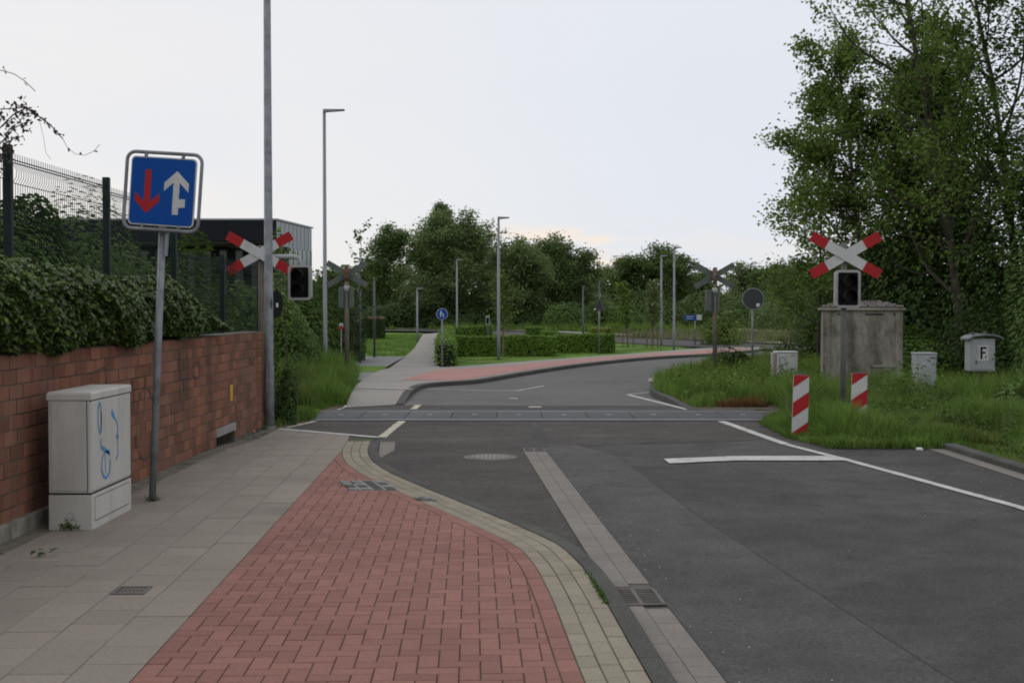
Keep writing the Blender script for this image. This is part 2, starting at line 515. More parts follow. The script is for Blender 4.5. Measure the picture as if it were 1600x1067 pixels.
# ---- polygons and curves
def smooth_curve(pts, step=0.05):
    pts = [Vector((p[0], p[1], 0)) for p in pts]
    P = [pts[0] * 2 - pts[1]] + pts + [pts[-1] * 2 - pts[-2]]
    out = []
    for i in range(1, len(P) - 2):
        n = max(2, int((P[i + 1] - P[i]).length / step))
        for k in range(n):
            t = k / n
            a, b, c, d = P[i - 1], P[i], P[i + 1], P[i + 2]
            out.append(0.5 * ((2 * b) + (c - a) * t + (2 * a - 5 * b + 4 * c - d) * t * t + (3 * b - a - 3 * c + d) * t ** 3))
    out.append(P[-2])
    for _ in range(6):
        out = [out[0]] + [(out[i - 1] + out[i] * 2 + out[i + 1]) / 4 for i in range(1, len(out) - 1)] + [out[-1]]
    return out
class Curve:
    def __init__(s, pts, smooth=True, step=0.05):
        s.p = smooth_curve(pts, step) if smooth else [Vector((p[0], p[1], 0)) for p in pts]
        s.l = [0]
        for a, b in zip(s.p, s.p[1:]):
            s.l.append(s.l[-1] + (b - a).length)
        s.len = s.l[-1]
        s.arr = np.array([[p.x, p.y] for p in s.p])
    def at(s, d, off=0.0):
        d = min(max(d, 0), s.len - 1e-6)
        i = int(np.searchsorted(s.l, d, side='right')) - 1
        i = min(i, len(s.p) - 2)
        a, b = s.p[i], s.p[i + 1]
        t = (d - s.l[i]) / max(s.l[i + 1] - s.l[i], 1e-9)
        k0, k1 = max(i - 2, 0), min(i + 3, len(s.p) - 1)
        dr = (s.p[k1] - s.p[k0]).normalized()
        n = Vector((-dr.y, dr.x, 0))          # left of the travel direction
        return a.lerp(b, t) + n * off
    def strip(s, d0, d1, o0, o1, n=1):
        return [s.at(d0 + (d1 - d0) * k / n, o0) for k in range(n + 1)] + [s.at(d1 - (d1 - d0) * k / n, o1) for k in range(n + 1)]
    def nearest(s, p):
        q = ((s.arr - np.array([p[0], p[1]])) ** 2).sum(1)
        i = int(q.argmin())
        k0, k1 = max(i - 2, 0), min(i + 2, len(s.p) - 1)
        d = (s.p[k1] - s.p[k0]).normalized()
        return s.p[i], Vector((-d.y, d.x, 0)), math.sqrt(q[i])
def ccw(poly):
    a = sum(poly[i].x * poly[(i + 1) % len(poly)].y - poly[(i + 1) % len(poly)].x * poly[i].y for i in range(len(poly)))
    return (list(poly) if a > 0 else list(reversed(poly))), abs(a) / 2
def clip(poly, p0, nrm):
    out = []
    for i, a in enumerate(poly):
        b = poly[(i + 1) % len(poly)]
        da, db = (a - p0).dot(nrm), (b - p0).dot(nrm)
        if da >= 0:
            out.append(a)
        if (da >= 0) != (db >= 0):
            out.append(a.lerp(b, da / (da - db)))
    return out
def inset(poly, d):
    n = len(poly)
    out = []
    for i in range(n):
        a, b, c = poly[i - 1], poly[i], poly[(i + 1) % n]
        e0, e1 = (b - a), (c - b)
        if e0.length < 1e-5 or e1.length < 1e-5:
            out.append(b.copy())
            continue
        n0 = Vector((-e0.y, e0.x, 0)).normalized()
        n1 = Vector((-e1.y, e1.x, 0)).normalized()
        m = n0 + n1
        k = max(0.35, m.dot(m) / 2)
        out.append(b + m * (d / k))
    return out
def dedupe(poly):
    out = []
    for p in poly:
        if not out or (p - out[-1]).length > 0.004:
            out.append(p)
    if len(out) > 1 and (out[0] - out[-1]).length < 0.004:
        out.pop()
    return out
def piece(poly, z, h=0.05, joint=0.003, cham=0.003, c=None):
    """verts, faces of one paving piece whose top is at z"""
    r0 = inset(poly, joint)
    r1 = inset(poly, joint + cham)
    c = c or Vector((0, 0, 0))
    n = len(poly)
    v = [Vector((p.x - c.x, p.y - c.y, z - h)) for p in r0] + [Vector((p.x - c.x, p.y - c.y, z - cham)) for p in r0] + [Vector((p.x - c.x, p.y - c.y, z)) for p in r1]
    f = [tuple(2 * n + i for i in range(n))]
    for k in (0, 1):
        for i in range(n):
            j = (i + 1) % n
            f.append((k * n + i, k * n + j, (k + 1) * n + j, (k + 1) * n + i))
    return v, f
def inframe(p, m=25):
    q = proj(p)
    return q is not None and -m < q[0] < 1600 + m and -m < q[1] < 1067 + m
def lay(parent, name, polys, zf, material, limit=290, joint=0.003, cham=0.003, zj=0.0015, tilt=0.0):
    """polys laid as separate paving pieces (the largest in view) and the rest as one joined part"""
    items = []
    for poly in polys:
        poly, a = ccw(dedupe(poly))
        if len(poly) < 3 or a < 0.0012:
            continue
        c = sum(poly, Vector((0, 0, 0))) / len(poly)
        q = proj((c.x, c.y, 0.05))
        seen = inframe((c.x, c.y, 0.05))
        key = (a / q[2] ** 3) if (seen and q) else -1
        items.append((key, a, c, poly))
    items.sort(key=lambda t: -t[0])
    rest = MB()
    for i, (key, a, c, poly) in enumerate(items):
        z = zf(c) + random.uniform(-zj, zj)
        if i < limit and key > 0:
            v, f = piece(poly, 0, joint=joint, cham=cham, c=c)
            mesh_obj(name, v, f, material, parent, loc=(c.x, c.y, z))
            o = COL.objects[-1] if False else None
        else:
            rest.add(*piece(poly, z, joint=joint, cham=cham))
    if rest.v:
        o = rest.build(name, material, parent)
        o['kind'] = 'stuff'
    return len(items)

# ================================================================== THE SETTING
SW = 0.07
def sz(p):
    t = min(max((p[1] - 14.3) / 2.2, 0), 1)
    t = t * t * (3 - 2 * t)
    return SW * (1 - t) + 0.014 * t
g = sheet('ground', [(-900, -40), (900, -40), (900, 1500), (-900, 1500)], -0.07, 'meadow')

# road of the near side, the crossing and the bend beyond
left = [Vector((-1.6, -6, 0)), Vector((-1.9, 12, 0)), G(437, 673), G(492, 656), G(499, 643), G(541, 632), G(600, 612), G(660, 596), G(753, 585), G(878, 567), G(1020, 556), G(1120, 549.5), G(1175, 547.5), G(1300, 545.5)]
right_edge = [G(1330, 556), G(1200, 562), G(1150, 568), G(1090, 577), G(1046, 589), G(1021, 604), G(1019, 619), G(1079, 641), G(1200, 641), G(1200, 664), Vector((3.86, 16.6, 0)), Vector((4.1, 15.4, 0)), Vector((5.44, 15.45, 0)), Vector((5.52, 12, 0)), Vector((5.7, -6, 0))]
road = sheet('road', left + right_edge, 0.0, 'asphalt')
sheet('road_beyond', left[5:] + right_edge[:8], 0.0015, 'asphalt_new')

# outer edge of the pavement (kerb inner line), surveyed from the photograph
ko = [G(x, y, SW) for x, y in ((1020, 1067), (996, 1026), (970, 980), (945, 936), (917, 894), (898, 872), (868, 848), (800, 817), (720, 784), (660, 760), (610, 738), (583, 720), (575, 704))]
ko.append(G(579, 689, 0.02))
d0 = (ko[0] - ko[1]).normalized()
ko = [ko[0] + d0 * 4.6] + ko
KO = Curve(ko)                       # travels away from the camera, pavement on its left
bA, bB = G(200, 1067, SW), G(535, 703, SW)
bt = (bB - bA).normalized()
bt.z = 0
bn = Vector((bt.y, -bt.x, 0))        # to the right of the boundary
wA, wB = G(0, 845, SW), G(412, 668, 0.03)
wA.z = wB.z = 0
wt_ = (wB - wA).normalized()
wn_ = Vector((wt_.y, -wt_.x, 0))     # out of the wall, to the road
ROW = 0.102
# joint bed of the pavement
bed = [bA + bt * s for s in ()]
edge = [KO.at(d, 0.004) for d in np.linspace(0, KO.len, 120)]
white_l, white_r = G(437, 672, 0), G(588, 686, 0)
bedpts = edge + [white_r, white_l, wB - wn_ * 0.1, wA - wt_ * 7.5 - wn_ * 0.1]
bv = []
# bed as quads along the kerb curve so that it can follow the ramp
nn = 140
lw = [KO.at(KO.len * i / nn, 0.004) for i in range(nn + 1)]
bw = MB()
vv = []
yend = (white_l + white_r) / 2
for i in range(nn + 1):
    e = lw[i]
    w = wA + wt_ * ((e.y - wA.y) / wt_.y) - wn_ * 0.1
    for k in range(5):
        p = e.lerp(w, k / 4)
        vv.append(Vector((p.x, p.y, sz(p) - 0.007)))
ff = []
for i in range(nn):
    for k in range(4):
        a = i * 5 + k
        ff.append((a, a + 5, a + 6, a + 1))
# last strip up to the white line
m0 = nn * 5
pend = [white_r.lerp(white_l, k / 4) for k in range(5)]
for k in range(5):
    vv.append(Vector((pend[k].x, pend[k].y, 0.006)))
for k in range(4):
    ff.append((m0 + k, m0 + 5 + k, m0 + 6 + k, m0 + k + 1))
pave = mesh_obj('pavement', vv, ff, 'joint')
pave['kind'] = 'structure'

# red herringbone field
polys = []
C = 0.1005
nj = int((bB - bA).length / C) + 4
for i in range(-2, 34):
    for j in range(-36, nj + 4):
        k = (i - j) % 4
        if k == 0:
            r_ = (i, j, 2, 1)
        elif k == 3:
            r_ = (i, j, 1, 2)
        else:
            continue
        o = bA + bn * (r_[0] * C) + bt * (r_[1] * C)
        o.z = 0
        po = [o, o + bn * (r_[2] * C), o + bn * (r_[2] * C) + bt * (r_[3] * C), o + bt * (r_[3] * C)]
        c = (po[0] + po[2]) / 2
        q, n_, dist = KO.nearest(c)
        off = (c - q).dot(n_)
        if off < ROW * 3 + 0.02 or c.y > G(535, 700, SW).y + 0.3:
            continue
        po = clip(po, Vector((bA.x, bA.y, 0)), bn)
        if len(po) >= 3 and off < ROW * 4 + 0.25:
            po = clip(po, q + n_ * (ROW * 4), n_)
        if len(po) >= 3:
            polys.append(po)
lay(pave, 'red_paver', polys, sz, 'red_paver', 290)
# red edging course and three grey courses along the kerb
def course(o0, o1, length, d_start, d_end, shift=0.0):
    out = []
    d = d_start + shift
    while d < d_end - 0.02:
        e = min(d + length, d_end)
        out.append(KO.strip(d, e, o0, o1, 2 if length > 0.15 else 1))
        d = e
    return out
redp = []
for po in course(ROW * 3, ROW * 4, 0.2, 0, KO.len):
    c = sum(po, Vector((0, 0, 0))) / len(po)
    po2 = clip(ccw(po)[0], Vector((bA.x, bA.y, 0)), bn)
    if len(po2) >= 3:
        redp.append(po2)
lay(pave, 'edging_paver', redp, sz, 'red_paver', 290)
gp = []
for r_ in range(3):
    gp += course(ROW * r_, ROW * (r_ + 1), 0.2, 0, KO.len, shift=(0.1 if r_ == 1 else 0.03 * r_))
lay(pave, 'grey_paver', gp, sz, 'grey_paver', 290)
# grey slabs between the red field and the wall, small setts along the wall
S = 0.302
sl, sm = [], []
endn = (white_r - white_l).normalized()
endn = Vector((endn.y, -endn.x, 0))
if endn.y > 0:
    endn = -endn
strip_p = Vector((wA.x, wA.y, 0)) + wn_ * 0.22
for lane in range(-2, 9):
    for j in range(-14, 46):
        o = Vector((bA.x, bA.y, 0)) - bn * ((lane + 1) * S) + bt * ((j + (0.5 if lane % 2 else 0)) * S)
        po = [o, o + bn * S, o + bn * S + bt * S, o + bt * S]
        po = clip(po, strip_p, wn_)
        if len(po) >= 3:
            po = clip(po, white_l, endn)
        if len(po) >= 3:
            po = clip(po, Vector((bA.x, bA.y, 0)), -bn) if o.y < bB.y + 0.02 else po
        if len(po) >= 3 and o.y > bB.y - 0.4:
            c = sum(po, Vector((0, 0, 0))) / len(po)
            q, n_, _ = KO.nearest(c)
            po = clip(po, q + n_ * ROW * 3, n_)
        if len(po) >= 3:
            sl.append(po)
lay(pave, 'slab', sl, sz, 'slab', 290, joint=0.0022, cham=0.002, zj=0.002)
for lane in range(2):
    d = -5.0 + lane * 0.1
    while d < (wB - wA).length:
        o = Vector((wA.x, wA.y, 0)) + wn_ * (lane * 0.108 + 0.004) + wt_ * d
        po = [o, o + wn_ * 0.108, o + wn_ * 0.108 + wt_ * 0.2, o + wt_ * 0.2]
        po = clip(po, white_l, endn)
        if len(po) >= 3:
            sm.append(po)
        d += 0.203
lay(pave, 'sett', sm, lambda p: sz(p) - 0.003, 'small_slab', 290, joint=0.004, cham=0.004, zj=0.004)

# kerb along the curve
def kerb_line(name, curve, o0, o1, z0, zf, material, step=1.0, d_end=None, top=None):
    root = bpy.data.objects.new(name, None)
    link(root)
    root['kind'] = 'structure'
    d = 0.0
    d_end = d_end or curve.len
    while d < d_end - 0.05:
        e = min(d + step, d_end)
        n = 6
        mb = MB()
        vs_ = []
        for k in range(n + 1):
            t = d + 0.003 + (e - d - 0.006) * k / n
            a, b = curve.at(t, o0), curve.at(t, o1)
            z = zf(a)
            b2 = curve.at(t, o1 * 0.88 + o0 * 0.12)
            vs_ += [Vector((a.x, a.y, z0)), Vector((a.x, a.y, z)), Vector((b2.x, b2.y, z)), Vector((b.x, b.y, z - 0.013)), Vector((b.x, b.y, z0))]
        fs = []
        for k in range(n):
            for q in range(4):
                a = k * 5 + q
                fs.append((a, a + 1, a + 6, a + 5))
        fs.append((4, 3, 2, 1, 0))
        fs.append(tuple(n * 5 + q for q in range(5)))
        mb.add(vs_, fs)
        mb.build('kerb_stone', material, root)
        d = e
    return root
kerb_line('kerb', KO, -0.002, -0.12, -0.05, lambda p: sz(p) + 0.004, 'kerb')

# gutter: two rows of stones running straight on while the kerb swings left
gR = [G(1135, 1067, 0.006), G(850, 701, 0.006)]
gdir = (gR[1] - gR[0]).normalized()
gR[0] = gR[0] - gdir * 4.2
gl = Vector((-gdir.y, gdir.x, 0))
glen = (gR[1] - gR[0]).length
gut = sheet('gutter', [gR[0], gR[1], gR[1] + gl * 0.28, gR[0] + gl * 0.28], 0.004, 'slab_joint')
GR0 = G(1035, 947, 0.006)
grate_s = ((GR0 - gR[0]).dot(gdir), (G(1022, 921, 0.006) - gR[0]).dot(gdir))
gpo = []
for r_ in range(2):
    d = 0.0 + r_ * 0.08
    while d < glen - 0.33:
        o = gR[0] + gdir * d + gl * (r_ * 0.14)
        o.z = 0
        if not (grate_s[0] - 0.16 < d < grate_s[1]):
            po = [o, o + gdir * 0.165, o + gdir * 0.165 + gl * 0.14, o + gl * 0.14]
            q, n_, dist = KO.nearest(sum(po, Vector((0, 0, 0))) / 4)
            if dist < 0.5:
                po = clip(ccw(po)[0], q - n_ * 0.122, -n_)
            if len(po) >= 3:
                gpo.append(po)
        d += 0.165
lay(gut, 'gutter_stone', gpo, lambda p: 0.012, 'gutter', 290, joint=0.0015, cham=0.0015, zj=0.001)
# short gutter by the far end of the kerb
g2 = []
d = KO.len - 1.9
while d < KO.len - 0.02:
    g2.append(KO.strip(d, min(d + 0.2, KO.len), -0.125, -0.125 - 0.20 * min(1, max(0.12, (d - KO.len + 1.95) / 0.9)), 1))
    d += 0.2
lay(gut, 'gutter_stone', g2, lambda p: 0.010, 'gutter', 290, joint=0.0015, cham=0.0015)
# darker asphalt of the bay between kerb and gutter, and the resurfaced strip in front of the rails
bay = [KO.at(d, -0.115) for d in np.linspace((KO.len * 0.42), KO.len, 60) if KO.at(d, 0).y > G(903, 850).y - 0.1]
bay += [G(632, 657), G(830, 657), gR[1] + gl * 0.14, gR[1] + gl * 0.28, G(907, 851)]
sheet('asphalt_patch', bay, 0.003, 'asphalt_patch')
sheet('asphalt_patch', [G(440, 671), G(497, 656.5), G(632, 656.5), G(599, 684)], 0.003, 'asphalt_patch')
sheet('asphalt_patch', [G(838, 656.5), G(1198, 656.5), Vector((3.8, 16.9, 0)), G(1150, 690), G(862, 697)], 0.003, 'asphalt_patch')
sheet('asphalt_patch', [G(520, 642), G(1195, 642), G(1078, 634), G(640, 633), G(541, 633)], 0.003, 'asphalt_patch')

sheet('asphalt_lane', [gR[0], gR[1], G(880, 690), G(960, 712), G(1013, 749), G(1104, 815), G(1406, 1010), Vector((2.75, 0, 0)), Vector((2.9, -3, 0))], 0.0025, 'asphalt_lane')
def seam(pts, w, jit, z=0.0065):
    c = Curve(pts, smooth=False)
    n = int(c.len / 0.06)
    vs_ = []
    for i in range(n + 1):
        j = random.uniform(-jit, jit)
        a, b = c.at(c.len * i / n, w / 2 + j), c.at(c.len * i / n, -w / 2 * random.uniform(0.5, 1.6) + j)
        vs_ += [Vector((a.x, a.y, z)), Vector((b.x, b.y, z))]
    o = mesh_obj('tar_seam', vs_, [(2 * i, 2 * i + 1, 2 * i + 3, 2 * i + 2) for i in range(n)], 'tar')
    o['kind'] = 'structure'
seam([gR[0] - gl * 0.008, gR[1] - gl * 0.008], 0.016, 0.006)
seam([G(1013, 749), G(1104, 815), G(1406, 1010), Vector((2.75, 0, 0))], 0.006, 0.004)
def crack(p0, ang_, n, seed):
    r_ = random.Random(seed)
    p = Vector((p0.x, p0.y, 0))
    pts = [p.copy()]
    for _ in range(n):
        ang_ += r_.gauss(0, 0.35)
        p = p + Vector((math.cos(ang_), math.sin(ang_), 0)) * r_.uniform(0.05, 0.12)
        pts.append(p.copy())
    seam(pts, 0.005, 0.002)
crack(G(960, 700), 0.2, 22, 1)
crack(G(880, 680), 0.05, 30, 2)
crack(G(700, 700), 0.3, 14, 3)
crack(G(1230, 760), 2.6, 20, 4)
crack(G(1500, 830), 2.2, 18, 5)
rg = random.Random(9)
gm_ = MB()
for _ in range(110):
    u_ = rg.random()
    if u_ < 0.45:
        q_ = gR[0] + gdir * rg.uniform(1.0, glen) - gl * abs(rg.gauss(0.05, 0.22))
    elif u_ < 0.7:
        q_ = Vector((rg.uniform(4.6, 5.4), rg.uniform(8, 15.2), 0))
    else:
        q_ = Vector((rg.uniform(0.8, 5.0), rg.uniform(5, 18.5), 0))
    a_ = rg.uniform(0.003, 0.007)
    z_ = 0.003
    gm_.add([(q_.x - a_, q_.y, z_), (q_.x, q_.y - a_, z_), (q_.x + a_ * 1.2, q_.y, z_), (q_.x, q_.y + a_, z_), (q_.x, q_.y, z_ + a_)], [(0, 1, 4), (1, 2, 4), (2, 3, 4), (3, 0, 4)])
gro = gm_.build('grit', 'stone')
tag(gro, 'fine pale grit scattered on the asphalt', 'grit', kind='stuff')
# painted lines
def line(name, pts, w, material='paint', z=0.008):
    c = Curve(pts, smooth=False)
    L_, Rr = [], []
    n = max(4, int(c.len / 0.25))
    for i in range(n + 1):
        j = random.uniform(-0.006, 0.006)
        L_.append(c.at(c.len * i / n, w / 2 + j))
        Rr.append(c.at(c.len * i / n, -w / 2 + random.uniform(-0.006, 0.006)))
    vs_ = [Vector((p.x, p.y, z)) for p in L_ + Rr]
    fs = [(i, n + 1 + i, n + 2 + i, i + 1) for i in range(n)]
    o = mesh_obj(name, vs_, fs, material)
    o['kind'] = 'structure'
    return o
line('road_marking', [G(1120, 656), G(1229, 695)], 0.13)
line('road_marking', [G(1231, 695.5), G(1320, 718), G(1600, 795), Vector((5.0, 5.0, 0)), Vector((5.3, -4, 0))], 0.11)
sheet('road_marking', [G(1037, 718), G(1150, 713.5), G(1302, 713.5), G(1322, 720.5), G(1150, 720.5), G(1046, 725)], 0.012, 'paint')
sheet('road_marking', [white_l + Vector((-0.05, -0.02, 0)), white_l + Vector((-0.02, 0.13, 0)), white_r + Vector((0.02, 0.16, 0)), white_r + Vector((0.02, 0, 0))], 0.019, 'paint')
line('road_marking', [G(446, 669), G(497, 657.5)], 0.10, 'yellow_paint')
line('road_marking', [G(596, 684), G(630, 657)], 0.12, 'yellow_paint')
line('road_marking', [G(646, 640), G(654, 633)], 0.12, 'yellow_paint', 0.01)
line('road_marking', [G(520, 643), G(546, 633)], 0.10, 'yellow_paint', 0.01)
line('road_marking', [G(666, 608), G(804, 611.5), G(850, 603)], 0.10)
line('road_marking', [G(981, 617), G(1078, 641)], 0.11)
line('road_marking', [G(981, 616.5), G(1014, 613.5)], 0.07)
line('road_marking', [G(826, 636.5), G(846, 636.5)], 0.22, 'yellow_paint', 0.01)
line('road_marking', [G(796, 623), G(809, 623)], 0.2, 'yellow_paint', 0.01)
line('road_marking', [G(556, 608.5, 0.06), G(645, 611, 0.06)], 0.16, z=0.104)

# far pavement and its kerb, footpath, plaza, lawns, far road
fk = Curve([G(x, y) for x, y in ((631, 633), (641, 621), (655, 609), (678, 603.5), (728, 602), (770, 596), (814, 588), (913, 573), (1020, 562), (1109, 557), (1166, 552), (1190, 549))], step=0.3)
FZ = 0.09
def fz(p):
    t = min(max((p[1] - 21.9) / 2.6, 0), 1)
    return 0.012 + (FZ - 0.012) * t * t * (3 - 2 * t)
back = Curve([G(x, y, 0.05) for x, y in ((541, 633), (545, 622), (566, 596), (605, 577), (640, 576.5), (690, 576), (760, 571), (871, 562.5), (1020, 551.5), (1092, 545.5), (1150, 544), (1188, 544))], step=0.3)
def ruled(name, o0, f0, f1, z, material, s0=0.0, s1=1.0, n=90):
    vs_ = []
    for i in range(n + 1):
        t = s0 + (s1 - s0) * i / n
        # back edge parameter chosen so that both sides keep pace in depth and width
        a = fk.at(fk.len * t, o0)
        bb = back.at(back.len * t, 0)
        for f in (f0, (f0 + f1) / 2, f1):
            p = a.lerp(bb, f)
            vs_.append(Vector((p.x, p.y, fz(p) + z)))
    fs = []
    for i in range(n):
        for k in range(2):
            q = i * 3 + k
            fs.append((q, q + 3, q + 4, q + 1))
    o = mesh_obj(name, vs_, fs, material)
    o['kind'] = 'structure'
    return o
ruled('far_pavement', 0.1, 0, 1, 0.0, 'far_path')
ruled('cycle_path', 0.34, 0, 0.58, 0.005, 'far_red', 0.20, 0.985)
kerb_line('far_kerb', fk, 0.15, 0.0, -0.06, lambda p: fz(p) + 0.008, 'kerb', 1.0)
sheet('footpath', [G(605, 577.2, 0.07), G(631, 559, 0.07), G(647, 545, 0.07), G(661, 522, 0.07), G(696, 519, 0.07), G(692, 545, 0.07), G(686, 577.2, 0.07)], 0.07, 'far_path')
sheet('lawn', [G(480, 518), G(661, 520), G(648, 545), G(631, 559), G(480, 556)], -0.02, 'lawn')
sheet('plaza', [G(480, 556), G(634, 557), G(603, 574), G(480, 573)], 0.01, 'plaza')
sheet('lawn', [G(480, 572), G(607, 573), G(585, 585), G(480, 585)], 0.02, 'lawn')
sheet('plaza', [G(480, 583.5), G(588, 583.5), G(565, 596), G(480, 596)], 0.03, 'plaza')
sheet('lawn', [G(686, 577, 0.05), G(760, 572, 0.05), G(871, 563.5, 0.05), G(1020, 552.5, 0.05), G(1092, 546.5, 0.05), G(1060, 542, 0.05), G(963, 535, 0.05), G(840, 527, 0.05), G(697, 521, 0.05)], 0.05, 'lawn')
fr = Curve([G(x, y) for x, y in ((430, 514.5), (597, 517.5), (700, 518.5), (771, 521), (821, 524), (963, 532.5), (1056, 538.5), (1163, 544), (1260, 547.5), (1400, 549))], step=1.0)
def ribbon(name, c, o0, o1, z, material, n=60):
    vs_ = []
    for i in range(n + 1):
        a, b = c.at(c.len * i / n, o0), c.at(c.len * i / n, o1)
        vs_ += [Vector((a.x, a.y, z)), Vector((b.x, b.y, z))]
    o = mesh_obj(name, vs_, [(2 * i, 2 * i + 1, 2 * i + 3, 2 * i + 2) for i in range(n)], material)
    o['kind'] = 'structure'
    return o
ribbon('far_road', fr, 2.6, -2.4, 0.085, 'asphalt')
ribbon('far_footway', fr, 4.6, 2.75, 0.15, 'far_path')
kerb_line('far_road_kerb', fr, 2.78, 2.62, -0.05, lambda p: 0.17, 'kerb', 4.0)
sheet('meadow', [G(955, 530), G(1056, 535), G(1163, 540), G(1300, 543), G(1400, 505), G(900, 505)], -0.03, 'pale_meadow')

# verge soil under the tall grass
sheet('verge', ragged([G(1021, 604), G(1019, 619), G(1079, 641), G(1200, 641), Vector((3.88, 18.4, 0)), Vector((3.86, 16.6, 0)), Vector((4.1, 15.45, 0)), Vector((5.6, 15.5, 0)), Vector((5.65, 10, 0)), Vector((5.75, -6, 0)), Vector((30, -6, 0)), Vector((30, 40, 0)), G(1200, 562), G(1150, 568), G(1090, 577), G(1046, 589)]), 0.010, 'earth')
sheet('verge', ragged([G(432, 672), G(495, 655), G(541, 632), G(560, 598), G(548, 578), G(420, 575), Vector((-9, 30, 0)), Vector((-9, 17.95, 0)), Vector((-3.9, 17.95, 0))]), 0.010, 'earth')
sheet('raised_bed', [Vector((-3.95, -4, 0)), Vector((-3.83, 17.6, 0)), Vector((-30, 17.6, 0)), Vector((-30, -4, 0))], 1.3, 'earth')
rk = Curve([Vector((5.44, 15.3, 0)), Vector((5.47, 13, 0)), Vector((5.52, 10, 0)), Vector((5.7, -5, 0))], step=0.3)
kerb_line('verge_kerb', rk, 0.14, 0.0, -0.05, lambda p: 0.075, 'kerb')
ribbon('gutter_strip', rk, 0.0 - 0.002, -0.20, 0.006, 'gutter')
rk2 = Curve([G(1081, 641.5), G(1050, 632), G(1022, 621.5), G(1016, 613), G(1022, 603), G(1046, 589), G(1090, 577)], step=0.2)
kerb_line('verge_kerb', rk2, 0.0, -0.15, -0.05, lambda p: 0.02 + 0.09 * min(1, max(0, (p.y - 21.3) / 1.6)), 'kerb')

# ================================================================== BRICK WALL
WL = (wB - wA).length
wall = empty('brick_wall', wA, 'long red brick garden wall with recessed joints beside the grey slabs', 'wall')
ang = math.atan2(wt_.y, wt_.x)
wall.rotation_euler = (0, 0, ang)      # local x runs along the wall, local -y faces the road
S0 = -4.6
CH, BL = 0.1150, 0.24
WZ = 0.05
op0 = (G(330, 698, 0.05) - wA).dot(wt_) - 0.05
op1 = op0 + 0.95
core = MB()
core.box(S0, op0, 0.007, 0.30, -0.05, WZ + CH * 12 - 0.004)
core.box(op1, WL, 0.007, 0.30, -0.05, WZ + CH * 12 - 0.004)
core.box(op0, op1, 0.007, 0.30, WZ + CH, WZ + CH * 12 - 0.004)
core.box(op0 + 0.0, op1 - 0.0, 0.29, 0.31, -0.05, WZ + CH)
core.build('mortar_core', 'mortar', wall)
def brick_verts(l, h=0.1055, d=0.1, ch=0.003):
    a, b = l / 2, h / 2
    v = [(-a, d, -b), (a, d, -b), (a, d, b), (-a, d, b), (-a, ch, -b), (a, ch, -b), (a, ch, b), (-a, ch, b), (-a + ch, 0, -b + ch), (a - ch, 0, -b + ch), (a - ch, 0, b - ch), (-a + ch, 0, b - ch)]
    f = [(8, 9, 10, 11), (0, 3, 2, 1)]
    for k in (0, 4):
        for i in range(4):
            j = (i + 1) % 4
            f.append((k + i, k + j, k + 4 + j, k + 4 + i))
    return v, f
bmesh_cache = {}
def brick_mesh(l):
    k = round(l, 2)
    if k not in bmesh_cache:
        v, f = brick_verts(k)
        me = bpy.data.meshes.new('brick')
        me.from_pydata(v, [], f)
        me.materials.append(M['brick'])
        bmesh_cache[k] = me
    return bmesh_cache[k]
blist = []
for c in range(12):
    x = S0 + (0.0 if c % 2 else -BL / 2)
    while x < WL:
        a, b = max(x, S0), min(x + BL, WL)
        segs = [(a, b)]
        if c <= 1:
            segs = []
            if a < op0:
                segs.append((a, min(b, op0)))
            if b > op1:
                segs.append((max(a, op1), b))
        for p, q in segs:
            if q - p > 0.05:
                blist.append((c, (p + q) / 2, q - p - 0.009))
        x += BL
def bkey(t):
    p = Vector((wA.x, wA.y, 0)) + wt_ * t[1] + Vector((0, 0, WZ + (t[0] + 0.5) * CH))
    q = proj(p)
    if not inframe(p, 10):
        return -1
    if q[0] < 205 and 73 < q[0] and 600 < q[1] < 830:
        return 0.0001
    return t[2] / q[2] ** 3
blist.sort(key=lambda t: -bkey(t))
rest = MB()
for i, (c, x, l) in enumerate(blist):
    loc = Vector((x, random.uniform(-0.003, 0.003), WZ + (c + 0.5) * CH))
    if i < 295:
        o = bpy.data.objects.new('brick', brick_mesh(l))
        o.location = loc
        o.rotation_euler = (random.uniform(-0.012, 0.012), random.uniform(-0.006, 0.006), random.uniform(-0.012, 0.012))
        link(o, wall)
    else:
        v, f = brick_verts(l)
        rest.add([Vector(p) + loc for p in v], f)
o = rest.build('brick', 'brick', wall)
o['kind'] = 'stuff'
# end face bricks of the wall, coping bed, lintel, plinth and marker plate
endm = MB()
for c in range(12):
    endm.box(WL - 0.002, WL + 0.012, 0.02, 0.29, WZ + c * CH + 0.005, WZ + (c + 1) * CH - 0.006)
endm.build('end_brick', 'brick', wall)
MB().box(S0, WL + 0.01, 0.006, 0.31, WZ + CH * 12 - 0.002, WZ + CH * 12 + 0.006).build('coping_mortar', 'mortar', wall, bevel=0.004)
MB().box(op0 - 0.02, op1 + 0.02, -0.016, 0.2, WZ + CH + 0.004, WZ + 2 * CH - 0.008).build('lintel', 'concrete', wall, bevel=0.008)
MB().box(S0, 1.75, -0.055, 0.02, -0.02, 0.19).build('plinth', 'old_concrete', wall, bevel=0.012)
ys = (G(350, 690, 0.05) - wA).dot(wt_) + 0.05
mp_ = MB().box(ys, ys + 0.12, -0.014, 0.0, 0.57, 0.78).build('marker_plate', 'yellow', wall, bevel=0.003)
mp_['label'] = 'small yellow marker plate'
